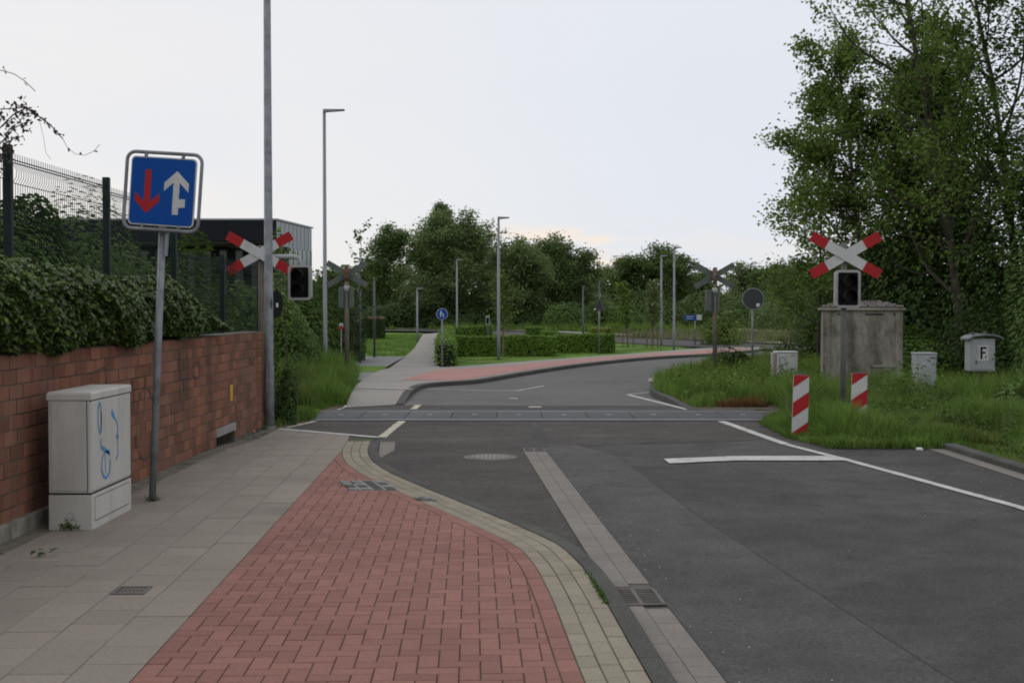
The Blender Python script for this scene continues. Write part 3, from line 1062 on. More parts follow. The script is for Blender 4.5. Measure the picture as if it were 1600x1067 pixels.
# faded scribbles sprayed on the bricks
gm = MB()
def stroke(mb, pts, w, y, plane='xz'):
    pts = [Vector((p[0], 0, p[1])) for p in pts]
    L_, Rr = [], []
    for i, p in enumerate(pts):
        a, b = pts[max(i - 1, 0)], pts[min(i + 1, len(pts) - 1)]
        d = (b - a).normalized()
        n = Vector((-d.z, 0, d.x)) * w / 2
        L_.append(p + n)
        Rr.append(p - n)
    n = len(pts)
    vs_ = [Vector((q.x, y, q.z)) for q in L_ + Rr]
    mb.add(vs_, [(i, i + 1, n + i + 1, n + i) for i in range(n - 1)])
def arc(cx, cz, rx, rz, a0, a1, n=14):
    return [(cx + rx * math.cos(R(a0 + (a1 - a0) * k / n)), cz + rz * math.sin(R(a0 + (a1 - a0) * k / n))) for k in range(n + 1)]
for pts in ([(1.9, 1.2), (2.25, 1.24), (2.28, 1.02)], arc(3.4, 0.75, 0.25, 0.22, -20, 200), arc(3.4, 0.5, 0.3, 0.25, 150, 360), [(3.0, 1.1), (3.05, 0.72), (3.2, 0.95), (3.35, 0.7), (3.4, 1.1)],
            [(4.6, 1.28), (4.6, 0.72)], [(4.6, 1.0), (4.75, 0.98), (4.78, 0.8)], [(4.9, 1.25), (4.95, 0.95), (5.2, 1.0)], arc(5.3, 1.05, 0.15, 0.1, 0, 300), [(7.2, 1.05), (7.3, 1.1), (7.4, 1.02), (7.5, 1.1), (7.6, 1.03)],
            [(7.9, 1.0), (8.0, 1.1), (8.1, 0.98), (8.3, 1.08)], [(2.9, 0.6), (2.95, 0.2)], arc(2.6, 0.45, 0.12, 0.25, 0, 200)):
    stroke(gm, pts, 0.020, -0.0045)
gm.build('graffiti', 'graffiti_dark', wall)

# ================================================================== THINGS ON THE PAVEMENT
# utility cabinet
cab = empty('utility_cabinet', (-3.575, 9.34, SW), 'off-white street cabinet with blue graffiti standing against the brick wall', 'cabinet')
CW, CL, CHt = 0.335, 0.97, 1.07
MB().box(0, CW, 0, CL, -0.02, 0.268).build('plinth', 'cabinet', cab, bevel=0.006)
MB().box(0.006, CW - 0.006, 0.006, CL - 0.006, 0.266, 0.282).build('shadow_gap', 'dark_gap', cab)
MB().box(0.002, CW - 0.006, 0.002, CL - 0.004, 0.281, 1.0).build('body', 'cabinet', cab, bevel=0.008)
sp = MB()
sp.box(0.03, CW - 0.036, -0.004, 0.01, 0.30, 0.985)
sp.build('side_panel', 'cabinet', cab, bevel=0.003)
MB().box(CW - 0.036, CW - 0.030, -0.0015, 0.01, 0.29, 0.995).build('panel_joint', 'dark_gap', cab)
door = MB().box(CW - 0.02, CW + 0.002, 0.012, CL - 0.012, 0.296, 0.990).build('door', 'cabinet', cab, bevel=0.006)
MB().box(CW - 0.01, CW - 0.004, 0.004, CL - 0.006, 0.985, 1.003).build('door_gap', 'dark_gap', cab)
lid = MB()
lid.add([(-0.006, -0.008, 1.0), (CW + 0.006, -0.008, 1.0), (CW + 0.006, CL + 0.006, 1.0), (-0.006, CL + 0.006, 1.0),
         (-0.006, -0.008, 1.045), (CW + 0.006, -0.008, 1.045), (CW + 0.006, CL + 0.006, 1.045), (-0.006, CL + 0.006, 1.045),
         (0.002, 0.0, 1.062), (CW - 0.002, 0.0, 1.062), (CW - 0.002, CL - 0.002, 1.062), (0.002, CL - 0.002, 1.062)],
        [(0, 3, 2, 1), (0, 1, 5, 4), (1, 2, 6, 5), (2, 3, 7, 6), (3, 0, 4, 7), (4, 5, 9, 8), (5, 6, 10, 9), (6, 7, 11, 10), (7, 4, 8, 11), (8, 9, 10, 11)])
lid.build('lid', 'cabinet', cab, bevel=0.003)
pp = MB().box(CW - 0.004, CW + 0.003, 0.07, CL - 0.07, 0.06, 0.235)
pp.build('plinth_panel', 'cabinet', cab, bevel=0.004)
for a in ((0.062, CL - 0.062, 0.235, 0.241), (0.062, CL - 0.062, 0.054, 0.06)):
    MB().box(CW - 0.003, CW + 0.0008, a[0], a[1], a[2], a[3]).build('panel_joint', 'dark_gap', cab)
for y in (0.062, CL - 0.07):
    MB().box(CW - 0.003, CW + 0.0006, y, y + 0.006, 0.0605, 0.2345).build('panel_joint', 'dark_gap', cab)
ring = MB()
n = 20
ring.tube([(0.175 + 0.022 * math.cos(2 * math.pi * k / n), -0.001, 0.115 + 0.022 * math.sin(2 * math.pi * k / n)) for k in range(n + 1)], 0.004, 5, cap=False)
ring.build('lock_ring', 'cabinet_grey', cab)
gr = MB()
def yz_stroke(pts, w):
    t = MB()
    stroke(t, pts, w, 0)
    t.v = [Vector((CW + 0.0045, v.x, v.z)) for v in t.v]
    gr.add(t.v, t.f)
yz_stroke(arc(0.185, 0.85, 0.038, 0.115, 40, 385, 22), 0.022)
yz_stroke([(0.215, 0.93), (0.222, 0.80), (0.212, 0.73), (0.195, 0.715)], 0.018)
yz_stroke([(0.215, 0.685), (0.205, 0.655), (0.215, 0.62)], 0.02)
yz_stroke([(0.21, 0.615), (0.30, 0.585), (0.42, 0.545)], 0.034)
yz_stroke(arc(0.325, 0.465, 0.105, 0.10, 35, 200, 14), 0.018)
yz_stroke(arc(0.325, 0.455, 0.10, 0.095, 195, 385, 14), 0.026)
yz_stroke([(0.31, 0.55), (0.305, 0.47), (0.315, 0.39)], 0.013)
yz_stroke([(0.47, 0.875), (0.53, 0.825)], 0.046)
yz_stroke([(0.53, 0.825), (0.59, 0.785), (0.625, 0.735), (0.62, 0.69), (0.585, 0.66)], 0.02)
yz_stroke([(0.585, 0.655), (0.64, 0.65)], 0.03)
yz_stroke([(0.62, 0.645), (0.618, 0.57), (0.625, 0.50)], 0.014)
yz_stroke([(0.565, 0.475), (0.625, 0.505)], 0.02)
gr.build('graffiti', 'graffiti_blue', cab)
wd = leaves(np.array([[0.17 + random.gauss(0, 0.035), -0.03 + random.gauss(0, 0.012), 0.015 + abs(random.gauss(0, 0.025))] for _ in range(46)]), 0.045, 0.3, 0.3, 3)
weed = quads('weed_tuft', wd, 'leaf_mid', None, (-3.575, 9.34, SW))
tag(weed, 'small green weed growing at the foot of the off-white cabinet', 'weed', kind='stuff')

# priority sign on a leaning post
sp0 = G(238, 782, SW)
sg = empty('traffic_sign', sp0, 'blue square road sign with red and white arrows on a leaning post', 'sign', rot=(0, R(2.6), 0))
MB().tube([(0, 0, -0.1), (0, 0, 2.42)], 0.032, 12).build('post', 'galv', sg, smooth=True)
hd = empty('sign_head', (0.012, 0, 2.73))
hd.parent = sg
hd.rotation_euler = (0, R(1.6), R(-7))
fr_pts = rrect(0.685, 0.675, 0.075, 5)
fm = MB()
pl = [(x, -0.055, z) for x, z in fr_pts]
fm.tube(pl + [pl[0], pl[1]], 0.0165, 8, cap=False)
fm.build('tube_frame', 'galv', hd, smooth=True)
pk = MB().prism(rrect(0.60, 0.60, 0.04), -0.062, -0.05).build('plate', 'sign_white', hd)
MB().prism(rrect(0.578, 0.578, 0.034), -0.0655, -0.0625).build('blue_field', 'sign_blue', pk)
def scaled(pts, cx, cz, s, flip=1):
    return [(cx + x * s, cz + flip * z * s) for x, z in pts]
# arrow outline, pointing up
arrow = [(-0.028, -0.19), (0.028, -0.19), (0.028, 0.085), (0.11, 0.01), (0.11, 0.085), (0.0, 0.19), (-0.11, 0.085), (-0.11, 0.01), (-0.028, 0.085)]
a1 = MB()
for poly in ([(-0.028, -0.19), (0.028, -0.19), (0.028, 0.10), (-0.028, 0.10)], [(0, 0.19), (-0.112, 0.085), (-0.112, 0.01), (0, 0.115)], [(0, 0.115), (0.112, 0.01), (0.112, 0.085), (0, 0.19)]):
    pass
def arrow_mesh(cx, cz, flip):
    mb = MB()
    sh = scaled([(-0.028, -0.19), (0.028, -0.19), (0.028, 0.13), (-0.028, 0.13)], cx, cz, 1, flip)
    lh = scaled([(0, 0.19), (-0.112, 0.085), (-0.112, 0.01), (0, 0.115)], cx, cz, 1, flip)
    rh = scaled([(0, 0.115), (0.112, 0.01), (0.112, 0.085), (0, 0.19)], cx, cz, 1, flip)
    mb.prism(sh, -0.0672, -0.066)
    mb.prism(lh, -0.0674, -0.066)
    mb.prism(rh, -0.0674, -0.066)
    return mb
arrow_mesh(-0.135, -0.005, -1).build('arrow', 'sign_red', pk)
arrow_mesh(0.128, -0.005, 1).build('arrow', 'sign_white', pk)
stk = MB().prism([(0.14, -0.135), (0.215, -0.128), (0.213, -0.055), (0.143, -0.06)], -0.0685, -0.066).build('sticker', 'sign_white', pk)
for x in (-0.17, 0.17):
    MB().box(x - 0.012, x + 0.012, -0.068, -0.045, 0.285, 0.335).build('clip', 'galv', hd)
    MB().box(x - 0.008, x + 0.008, -0.066, -0.045, -0.335, -0.285).build('clip', 'galv', hd)
MB().box(-0.02, 0.02, -0.045, -0.02, -0.36, -0.28).build('bracket', 'lamp_grey', hd, bevel=0.004)
MB().box(0.035, 0.062, -0.03, 0.0, -0.56, -0.33).build('strap', 'lamp_grey', hd, bevel=0.004)

def contact_shade_weeds(loc, r_, n, label, seed):  # leaves added around a post foot to stand in for its contact shadow
    q = random.Random(seed)
    P = np.array([[(r_ + abs(q.gauss(0, 0.02))) * math.cos(a), (r_ + abs(q.gauss(0, 0.02))) * math.sin(a), 0.006 + abs(q.gauss(0, 0.018))] for a in [q.uniform(0, 6.28) for _ in range(n)]])
    return tag(quads('contact_shade_weeds', leaves(P, 0.032, 0.4, 0.4, seed), 'leaf_mid', None, loc), label, 'weed', kind='stuff')
contact_shade_weeds(sp0, 0.036, 40, 'tiny weeds added as contact shade around the foot of the leaning sign post', 301)
contact_shade_weeds(G(421, 669, 0.02), 0.11, 90, 'small weeds added as contact shade around the foot of the tall mast', 302)
# tall mast at the end of the wall
def lamp(name, base, h, r0, r1, arm, label, headlen=0.62, yaw=0.0, group=None, material='lamp_grey', tilt=3.0):
    e = empty(name, base, label, 'lamp', group, rot=(0, 0, yaw))
    MB().tube([(0, 0, -0.2), (0, 0, 0.9), (0, 0, 0.92), (0, 0, h)], [r0, r0, r0 * 0.92, r1], 12).build('mast', material, e, smooth=True)
    hm = MB()
    t = math.tan(R(tilt))
    hm.add([(-0.03, -0.06, h - 0.02), (headlen, -0.085, h + headlen * t), (headlen, 0.085, h + headlen * t), (-0.03, 0.06, h - 0.02),
            (-0.03, -0.06, h + 0.07), (headlen, -0.085, h + 0.035 + headlen * t), (headlen, 0.085, h + 0.035 + headlen * t), (-0.03, 0.06, h + 0.07)],
           [(0, 3, 2, 1), (4, 5, 6, 7), (0, 1, 5, 4), (1, 2, 6, 5), (2, 3, 7, 6), (3, 0, 4, 7)])
    hm.build('lamp_head', material, e, bevel=0.012)
    return e
mast_b = G(421, 669, 0.02)
mast = lamp('street_lamp', mast_b, 9.0, 0.073, 0.045, 0, 'tall thick galvanised lamp mast at the far end of the brick wall', 0.9, material='galv')
MB().box(-0.03, 0.03, -0.083, -0.06, 0.55, 0.95).build('access_door', 'galv', mast, bevel=0.004)
MB().tube([(0, 0, -0.02), (0, 0, 0.03)], 0.105, 16).build('base_collar', 'concrete', mast)
dm = MB().prism(circle(0.20, 28), -0.01, 0.01)
ds = dm.xform(Matrix.Translation((0.085, 0.14, 1.82)) @ Matrix.Rotation(R(76), 4, 'Z')).build('round_sign', 'black', mast)
ds['label'] = 'dark round sign seen almost edge-on'
st_ = MB().prism(rrect(0.07, 0.06, 0.01), -0.0125, -0.0105).xform(Matrix.Translation((0.085, 0.14, 1.80)) @ Matrix.Rotation(R(78), 4, 'Z')).build('sticker', 'litter', ds)

# street lamps further off
def lamp_px(px, top, base_y=None, Y=None, label='', **k):
    b = G(px, base_y) if base_y else Vector((A(px, 500, Y).x, Y, 0))
    h = A(px, top, b.y).z
    return lamp('street_lamp', (b.x, b.y, 0), h, k.pop('r0', 0.055), k.pop('r1', 0.036), 0, label, group='street lamps beyond the crossing', **k)
lamp_px(508, 175, Y=33.0, label='tall slim grey street lamp rising from the shrubs left of the footpath', r0=0.062, r1=0.042, headlen=0.55)
lamp_px(779, 342, 565, label='slim grey street lamp on the lawn in front of the clipped hedge', headlen=0.36)
lamp_px(714, 407, Y=66, label='slim grey street lamp behind the clipped hedges beside the footpath', headlen=0.3)
lamp_px(652, 452, 535, label='short grey street lamp on the lawn left of the footpath', r0=0.055, r1=0.04, headlen=0.32)
lamp_px(1053, 388, 549, label='nearer of two grey street lamps at the lawn point by the bend', headlen=0.30)
lamp_px(1033, 401, 543, label='farther of two grey street lamps standing side by side near the staked trees', r0=0.06, r1=0.04, headlen=0.28)
lamp_px(563, 390, Y=62, label='thin grey street lamp behind the dark posts on the plaza', r0=0.055, r1=0.035, headlen=0.3, yaw=R(80))
lamp_px(911, 448, Y=72, label='thin dark street lamp behind the hedge left of the triangular sign', r0=0.06, r1=0.04, headlen=0.2, yaw=R(70), material='dark_steel')
lamp_px(936.5, 440, Y=80, label='thin dark street lamp directly behind the triangular sign', r0=0.06, r1=0.04, headlen=0.2, yaw=R(70), material='dark_steel')

# dark steel posts on the plaza
for px, top, by, lb in ((562, 428, 567, 'nearer dark steel post standing on the grey plaza'), (585, 434, 558, 'farther dark steel post standing at the edge of the lawn')):
    b = G(px, by, 0.01)
    h = A(px, top, b.y).z
    e = empty('steel_post', b, lb, 'post', 'dark posts on the plaza')
    MB().tube([(0, 0, -0.1), (0, 0, h)], 0.042, 10).build('shaft', 'dark_steel', e, smooth=True)
    MB().tube([(0, 0, 0), (0, 0, 0.015)], 0.09, 12).build('base_plate', 'dark_steel', e)
    MB().tube([(0, 0, h), (0, 0, h + 0.03)], [0.046, 0.02], 10).build('cap', 'dark_steel', e)

# ---------------------------------------------------------------- level crossing signals
def crossing_signal(base, label, yaw=0.0, zc=2.55, zh=2.03, hx=0.03, post='grey_post', rusty=False, arm=False, top=2.72, yawh=0.0):
    e = empty('crossing_signal', base, label, 'signal', 'level crossing signals', rot=(0, 0, yaw))
    MB().tube([(0, 0, -0.2), (0, 0, top)], 0.052 if rusty else 0.042, 12).build('post', post, e, smooth=True)
    if rusty:
        MB().tube([(0, 0, top - 0.38), (0, 0, top)], 0.058, 12).build('rusty_sleeve', 'rust_deep', e, smooth=True)
        MB().tube([(0, 0, top - 0.001), (0, 0, top + 0.03)], [0.056, 0.04], 12).build('cap', 'dark_steel', e)
        MB().tube([(0, 0, top - 0.62), (0, 0, top - 0.48)], 0.072, 12).build('clamp', 'housing', e, smooth=True)
    L_, W_ = 0.565, 0.145
    rot = R(29.5)
    for i, a in enumerate((rot, -rot)):
        b = MB()
        y = -0.085 - i * 0.014
        rx = Matrix.Translation((0, 0, zc)) @ Matrix.Rotation(-a, 4, 'Y')
        b.prism([(-0.31, -W_ / 2), (0.31, -W_ / 2), (0.31, W_ / 2), (-0.31, W_ / 2)], y, y + 0.006)
        bo = b.xform(rx).build('cross_board', 'sign_white', e)
        for s in (-1, 1):
            q = sorted((s * 0.31, s * L_))
            MB().prism([(q[0], -W_ / 2), (q[1], -W_ / 2), (q[1], W_ / 2), (q[0], W_ / 2)], y, y + 0.006).xform(rx).build('red_end', 'sign_red', bo)
        MB().prism([(-L_ + 0.003, -W_ / 2 + 0.003), (L_ - 0.003, -W_ / 2 + 0.003), (L_ - 0.003, W_ / 2 - 0.003), (-L_ + 0.003, W_ / 2 - 0.003)], y + 0.0065, y + 0.0125).xform(rx).build('backing', 'sign_back', bo)
    MB().box(-0.09, 0.09, -0.07, -0.04, zc - 0.05, zc + 0.05).build('bracket', 'grey_post', e)
    MB().box(-0.06, 0.06, -0.05, 0.055, zc - 0.09, zc - 0.06).build('bracket_band', 'grey_post', e)
    hs = empty('signal_head', (hx, -0.10, zh))
    hs.parent = e
    hs.rotation_euler = (0, 0, yawh)
    MB().prism(rrect(0.335, 0.515, 0.05), 0.012, 0.14).build('case', 'sign_back' if rusty else 'housing', hs, bevel=0.01)
    MB().prism(rrect(0.15, 0.46, 0.02, 3, -0.03, 0), 0.139, 0.146).build('back_door', 'sign_dark' if rusty else 'housing', hs)
    # rim as a frame with a dark field inside
    o_, i_ = rrect(0.36, 0.54, 0.055), rrect(0.288, 0.468, 0.025)
    n = len(o_)
    vs_ = [(p[0], -0.02, p[1]) for p in o_] + [(p[0], -0.02, p[1]) for p in i_] + [(p[0], 0.012, p[1]) for p in o_] + [(p[0], 0.008, p[1]) for p in i_]
    fs = []
    for k in range(n):
        j = (k + 1) % n
        fs += [(k, j, n + j, n + k), (k, 2 * n + k, 2 * n + j, j), (n + k, n + j, 3 * n + j, 3 * n + k)]
    MB().add(vs_, fs).build('rim', 'housing', hs)
    MB().prism(rrect(0.30, 0.48, 0.025), 0.0, 0.011).build('dark_field', 'black', hs)
    for z in (0.108, -0.108):
        v = MB()
        m_ = 16
        pts = []
        for k in range(m_ + 1):
            a = R(-50 + 280 * k / m_)
            for rr_, yy in ((0.092, 0.0), (0.090, -0.20 + 0.10 * max(0, -math.sin(a)))):
                pts.append((rr_ * math.cos(a), yy, z + rr_ * math.sin(a)))
        v.add(pts, [(2 * k, 2 * k + 1, 2 * k + 3, 2 * k + 2) for k in range(m_)])
        v.build('hood', 'black', hs, smooth=True)
        MB().prism(circle(0.078, 24, 0, z), -0.006, 0.002).build('lens', 'lens', hs)
    if arm:
        MB().tube([(0, -0.02, zh + 0.40), (hx - 0.10, -0.02, zh + 0.40), (hx - 0.03, -0.02, zh + 0.38), (hx, -0.02, zh + 0.32), (hx, -0.02, zh + 0.22)], 0.038, 10).build('arm', 'housing', e, smooth=True)
    else:
        MB().box(-0.03, 0.03 + hx, -0.06, 0.0, zh - 0.2, zh - 0.16).build('mounting', 'grey_post', e)
        MB().box(-0.03, 0.03 + hx, -0.06, 0.0, zh + 0.16, zh + 0.2).build('mounting', 'grey_post', e)
    return e
def at_depth(px, Y):
    return Vector((A(px, 500, Y).x, Y, 0))
crossing_signal(at_depth(1318, 17.5), 'crossing signal with red and white cross in front of the concrete hut', zc=2.53, zh=2.05)
crossing_signal(at_depth(408, 18.9), 'crossing signal with red and white cross behind the tall galvanised mast', zc=2.62, zh=2.17, hx=0.62, arm=True, yawh=R(-6), post='brown_post', top=2.75)
crossing_signal(at_depth(1117, 30.4), 'crossing signal seen from behind on a rusty post right of the road', yaw=R(180), zc=2.58, zh=1.96, hx=0.05, post='brown_post', rusty=True, top=2.76)
crossing_signal(at_depth(542, 29.6), 'crossing signal seen from behind on a rusty post left of the footway', yaw=R(180), zc=2.60, zh=2.03, hx=0.03, post='brown_post', rusty=True, top=2.80)

# ---------------------------------------------------------------- smaller signs
def sign_post(base, h, r=0.03, material='galv', **k):
    e = empty('traffic_sign', base, k['label'], 'sign')
    MB().tube([(0, 0, -0.1), (0, 0, h)], r, 10).build('post', material, e, smooth=True)
    return e
b = at_depth(1176, 33.0)
e = sign_post(b, A(1176, 452, 33).z, label='round sign seen from behind, dark back with pale rim, right of the road')
zc = A(1176, 467, 33).z
MB().prism(circle(0.30, 36, 0, zc), -0.05, -0.038).build('rim', 'galv', e)
bk = MB().prism(circle(0.272, 36, 0, zc), -0.056, -0.0505).build('dark_back', 'sign_dark', e)
MB().prism([(0.09, zc - 0.22), (0.17, zc - 0.2), (0.18, zc - 0.12), (0.08, zc - 0.13)], -0.059, -0.0565).build('sticker', 'litter', bk)

b = G(691, 574, 0.08)
e = sign_post(b, A(691, 486, b.y).z, 0.028, label='blue round footpath sign with white figures beside the end of the hedge')
zc = A(691, 495, b.y).z
dk = MB().prism(circle(0.165, 32, 0, zc), -0.045, -0.035).build('plate', 'sign_white', e)
MB().prism(circle(0.152, 32, 0, zc), -0.049, -0.0455).build('blue_field', 'sign_blue', dk)
fg = MB()
fg.prism(circle(0.018, 10, -0.03, zc + 0.085), -0.052, -0.0495)
fg.prism([(-0.05, zc + 0.065), (-0.062, zc - 0.01), (-0.042, zc - 0.09), (-0.024, zc - 0.09), (-0.02, zc - 0.02), (-0.005, zc + 0.06)], -0.052, -0.0495)
fg.prism(circle(0.014, 10, 0.035, zc + 0.012), -0.052, -0.0495)
fg.prism([(0.02, zc - 0.005), (0.015, zc - 0.05), (0.022, zc - 0.092), (0.05, zc - 0.092), (0.052, zc - 0.01)], -0.052, -0.0495)
fg.prism([(-0.018, zc + 0.03), (-0.012, zc + 0.042), (0.03, zc - 0.012), (0.022, zc - 0.022)], -0.0525, -0.0496)
fg.build('figures', 'sign_white', dk)

b = G(936, 553, 0.08)
e = sign_post(b, A(936, 470, b.y).z, 0.026, label='triangular sign seen from behind, dark back, in front of the dark hedge')
z0, z1 = A(936, 488.5, b.y).z, A(936, 470, b.y).z
MB().prism([(-0.235, z0), (0.235, z0), (0, z1 + 0.02)], -0.045, -0.036).build('plate', 'sign_back', e)
bk = MB().prism([(-0.19, z0 + 0.025), (0.19, z0 + 0.025), (0, z1 - 0.03)], -0.049, -0.0455).build('dark_back', 'sign_dark', e)
MB().prism(circle(0.035, 12, -0.155, z0 + 0.05), -0.053, -0.0495).build('sticker', 'litter', bk)

b = G(1086, 538, 0.1)
e = sign_post(b, A(1086, 495, b.y).z, 0.03, label='small blue direction sign on a thin post in front of the meadow')
zz = A(1086, 499.5, b.y).z
pb = MB().prism([(-0.50, zz - 0.13), (0.02, zz - 0.13), (0.02, zz + 0.13), (-0.44, zz + 0.13), (-0.50, zz)], -0.06, -0.045).build('blue_plate', 'sign_blue', e)
MB().box(-0.42, -0.04, -0.064, -0.0605, zz + 0.035, zz + 0.065).build('lettering', 'sign_white', pb)
MB().box(-0.42, -0.10, -0.064, -0.0605, zz - 0.065, zz - 0.035).build('lettering', 'sign_white', pb)
MB().prism([(0.06, zz - 0.12), (0.30, zz - 0.10), (0.30, zz + 0.14), (0.06, zz + 0.13)], -0.06, -0.045).build('white_plate', 'sign_white', e)
MB().box(-0.01, 0.12, -0.045, -0.03, zz - 0.02, zz + 0.02).build('bracket', 'galv', e)

b = at_depth(533, 33.5)
e = sign_post(b, A(533, 504, 33.5).z, 0.02, label='small red and white plate on a thin post in the left shrubs')
zz = A(533, 510, 33.5).z
pw = MB().prism(rrect(0.11, 0.17, 0.01, 3, 0, zz), -0.035, -0.025).build('plate', 'sign_white', e)
MB().prism([(-0.053, zz - 0.083), (0.053, zz - 0.083), (0.053, zz - 0.02), (0.0, zz + 0.05), (-0.053, zz - 0.01)], -0.038, -0.0355).build('red_mark', 'sign_red', pw)

b = at_depth(762, 58)
e = empty('bollard_light', b, 'dark box on a post standing among the clipped hedges', 'bollard')
zz = A(762, 500, 58).z
MB().tube([(0, 0, -0.1), (0, 0, zz)], 0.05, 10).build('post', 'dark_steel', e)
MB().box(-0.09, 0.09, -0.09, 0.09, zz - 0.24, zz + 0.2).build('box', 'cabinet_grey', e, bevel=0.02)
MB().box(-0.06, 0.06, -0.094, -0.088, zz - 0.18, zz + 0.12).build('grille', 'black', e)

# guide beacons
def beacon(base, label, h=0.81, w=0.215, z0=0.06, yaw=0.0, lean=0.0):
    e = empty('guide_beacon', base, label, 'beacon', 'red and white guide beacons by the crossing', rot=(0, lean, yaw))
    MB().box(-0.05, 0.05, 0.012, 0.05, -0.1, z0 + h + 0.02).build('post', 'dark_steel', e)
    brd = MB().box(-w / 2, w / 2, -0.012, 0.012, z0, z0 + h).build('board', 'sign_white', e, bevel=0.004)
    n = 0
    u_ = h / 237.0
    for k in range(0, 3):
        zt_ = z0 + h
        poly = [Vector((-w / 2, zt_ - (50 + 120 * k) * u_, 0)), Vector((w / 2, zt_ - (5 + 120 * k) * u_, 0)), Vector((w / 2, zt_ - (-55 + 120 * k) * u_, 0)), Vector((-w / 2, zt_ - (-10 + 120 * k) * u_, 0))]
        poly = clip(poly, Vector((0, z0, 0)), Vector((0, 1, 0)))
        if len(poly) >= 3:
            poly = clip(poly, Vector((0, z0 + h, 0)), Vector((0, -1, 0)))
        if len(poly) >= 3:
            poly = dedupe(poly)
            if len(poly) >= 3:
                MB().prism([(p.x, p.y) for p in poly], -0.0145, -0.0122).build('red_stripe', 'sign_red', brd)
    return e
beacon(G(1249, 686), 'red and white striped beacon nearer the rails at the road edge', yaw=R(3), lean=R(1.5))
beacon(G(1341, 680), 'red and white striped beacon half sunk in tall grass under the crossing signal', yaw=R(-3), lean=R(0.8))

# ---------------------------------------------------------------- concrete hut, cabinets, telephone box
hx0, hx1, HY = A(1289, 500, 25).x, A(1407, 500, 25).x, 25.0
hut = empty('concrete_hut', ((hx0 + hx1) / 2, HY, 0), 'weathered grey concrete hut with a low tiled roof behind the crossing signal', 'hut', rot=(0, 0, R(-12.5)))
hw = (hx1 - hx0) / 2
eave = A(1300, 485, HY).z
MB().box(-hw, hw, 0, 1.9, -0.05, eave).build('wall', 'old_concrete', hut, bevel=0.01)
for x in (-hw - 0.012, hw - 0.13):
    MB().box(x, x + 0.142, -0.025, 0.01, 0.0, eave - 0.06).build('corner_pilaster', 'old_concrete', hut)
for x, w_ in ((-0.50, 0.12), (0.05, 0.36), (0.60, 0.1)):
    MB().box(x, x + w_, -0.006, 0.03, eave - 0.10, eave - 0.065).build('vent_slot', 'dark_gap', hut)
rf = MB().box(-hw - 0.07, hw + 0.07, -0.08, 1.98, eave, eave + 0.05).build('roof', 'old_concrete', hut, bevel=0.008)
ov = 0.05
zt = eave + 0.05
MB().add([(-hw - ov, -0.05, zt), (hw + ov, -0.05, zt), (hw + ov, 1.95, zt), (-hw - ov, 1.95, zt), (-0.25, 0.75, zt + 0.13), (0.25, 0.75, zt + 0.13), (0.25, 1.15, zt + 0.13), (-0.25, 1.15, zt + 0.13)],
         [(0, 1, 5, 4), (1, 2, 6, 5), (2, 3, 7, 6), (3, 0, 4, 7), (4, 5, 6, 7)]).build('tile_cover', 'tile_grey', rf)
rng_t = random.Random(5)
for r_ in range(4):
    for c in range(9):
        t = r_ / 4
        xx = (-hw - ov) * (1 - t) + -0.25 * t
        xe = -xx
        x = xx + (xe - xx) * (c + 0.5) / 9
        y = -0.05 + 0.8 * t
        z = zt + 0.13 * t + 0.012
        if c % 2 == r_ % 2 or True:
            tl = MB().box(-0.075, 0.075, -0.01, 0.2, -0.006, 0.012).xform(Matrix.Translation((x + rng_t.uniform(-0.01, 0.01), y, z + 0.006)) @ Matrix.Rotation(R(9), 4, 'X') @ Matrix.Rotation(R(rng_t.uniform(-4, 4)), 4, 'Z'))
            tl.build('tile', 'tile_grey', rf)
hb = MB().box(0.20, 0.62, -0.03, 0.02, 0.10, 0.56).build('hatch', 'old_concrete', hut, bevel=0.006)
MB().box(0.18, 0.66, -0.05, 0.0, 0.57, 0.61).build('hatch_ledge', 'concrete', hut)
MB().box(-hw + 0.0, -hw + 0.05, -0.045, -0.026, eave - 0.52, eave - 0.45).build('bracket', 'dark_steel', hut)
MB().box(-hw + 0.0, -hw + 0.03, -0.04, -0.026, 0.5, 0.62).build('bracket', 'dark_steel', hut)

def small_cabinet(px0, px1, top, Y, label, material, depth=0.4, doors=1):
    x0, x1 = A(px0, 500, Y).x, A(px1, 500, Y).x
    z1 = A(px0, top, Y).z
    e = empty('utility_cabinet', ((x0 + x1) / 2, Y, 0), label, 'cabinet')
    w = (x1 - x0) / 2
    MB().box(-w, w, 0, depth, -0.05, z1 - 0.035).build('body', material, e, bevel=0.01)
    MB().box(-w - 0.012, w + 0.012, -0.014, depth + 0.012, z1 - 0.034, z1).build('lid', material, e, bevel=0.01)
    for k in range(doors):
        a = -w + 2 * w * k / doors
        MB().box(a + 0.02, a + 2 * w / doors - 0.02, -0.012, 0.004, 0.12, z1 - 0.06).build('door', material, e, bevel=0.005)
    MB().box(w * 0.3, w * 0.3 + 0.1, -0.018, -0.008, z1 - 0.10, z1 - 0.085).build('handle', 'dark_gap', e)
    return e
c1 = small_cabinet(1214, 1247, 549, 28, 'small white cabinet with green scribble left of the concrete hut', 'cabinet_white', 0.35, 2)
gs = MB()
for pts in (arc(-0.12, 0.55, 0.06, 0.1, 0, 300), [(-0.18, 0.62), (-0.1, 0.4), (-0.04, 0.66), (0.0, 0.42)], [(-0.2, 0.45), (-0.02, 0.5)]):
    stroke(gs, pts, 0.012, -0.0145)
mat('graffiti_green', (0.06, 0.16, 0.11), 0.7, 0.1, 8, 0)
gs.build('graffiti', 'graffiti_green', c1)
MB().box(-0.32, -0.25, 0.0, 0.3, 0.0, 0.74).build('side_box', 'pale_kerb', c1, bevel=0.008)
c2 = small_cabinet(1433, 1464, 551, 22, 'narrow grey cabinet standing in tall grass right of the hut', 'cabinet_grey', 0.3, 1)
MB().box(-0.07, -0.05, -0.016, -0.01, 0.68, 0.78).build('sticker', 'litter', c2)

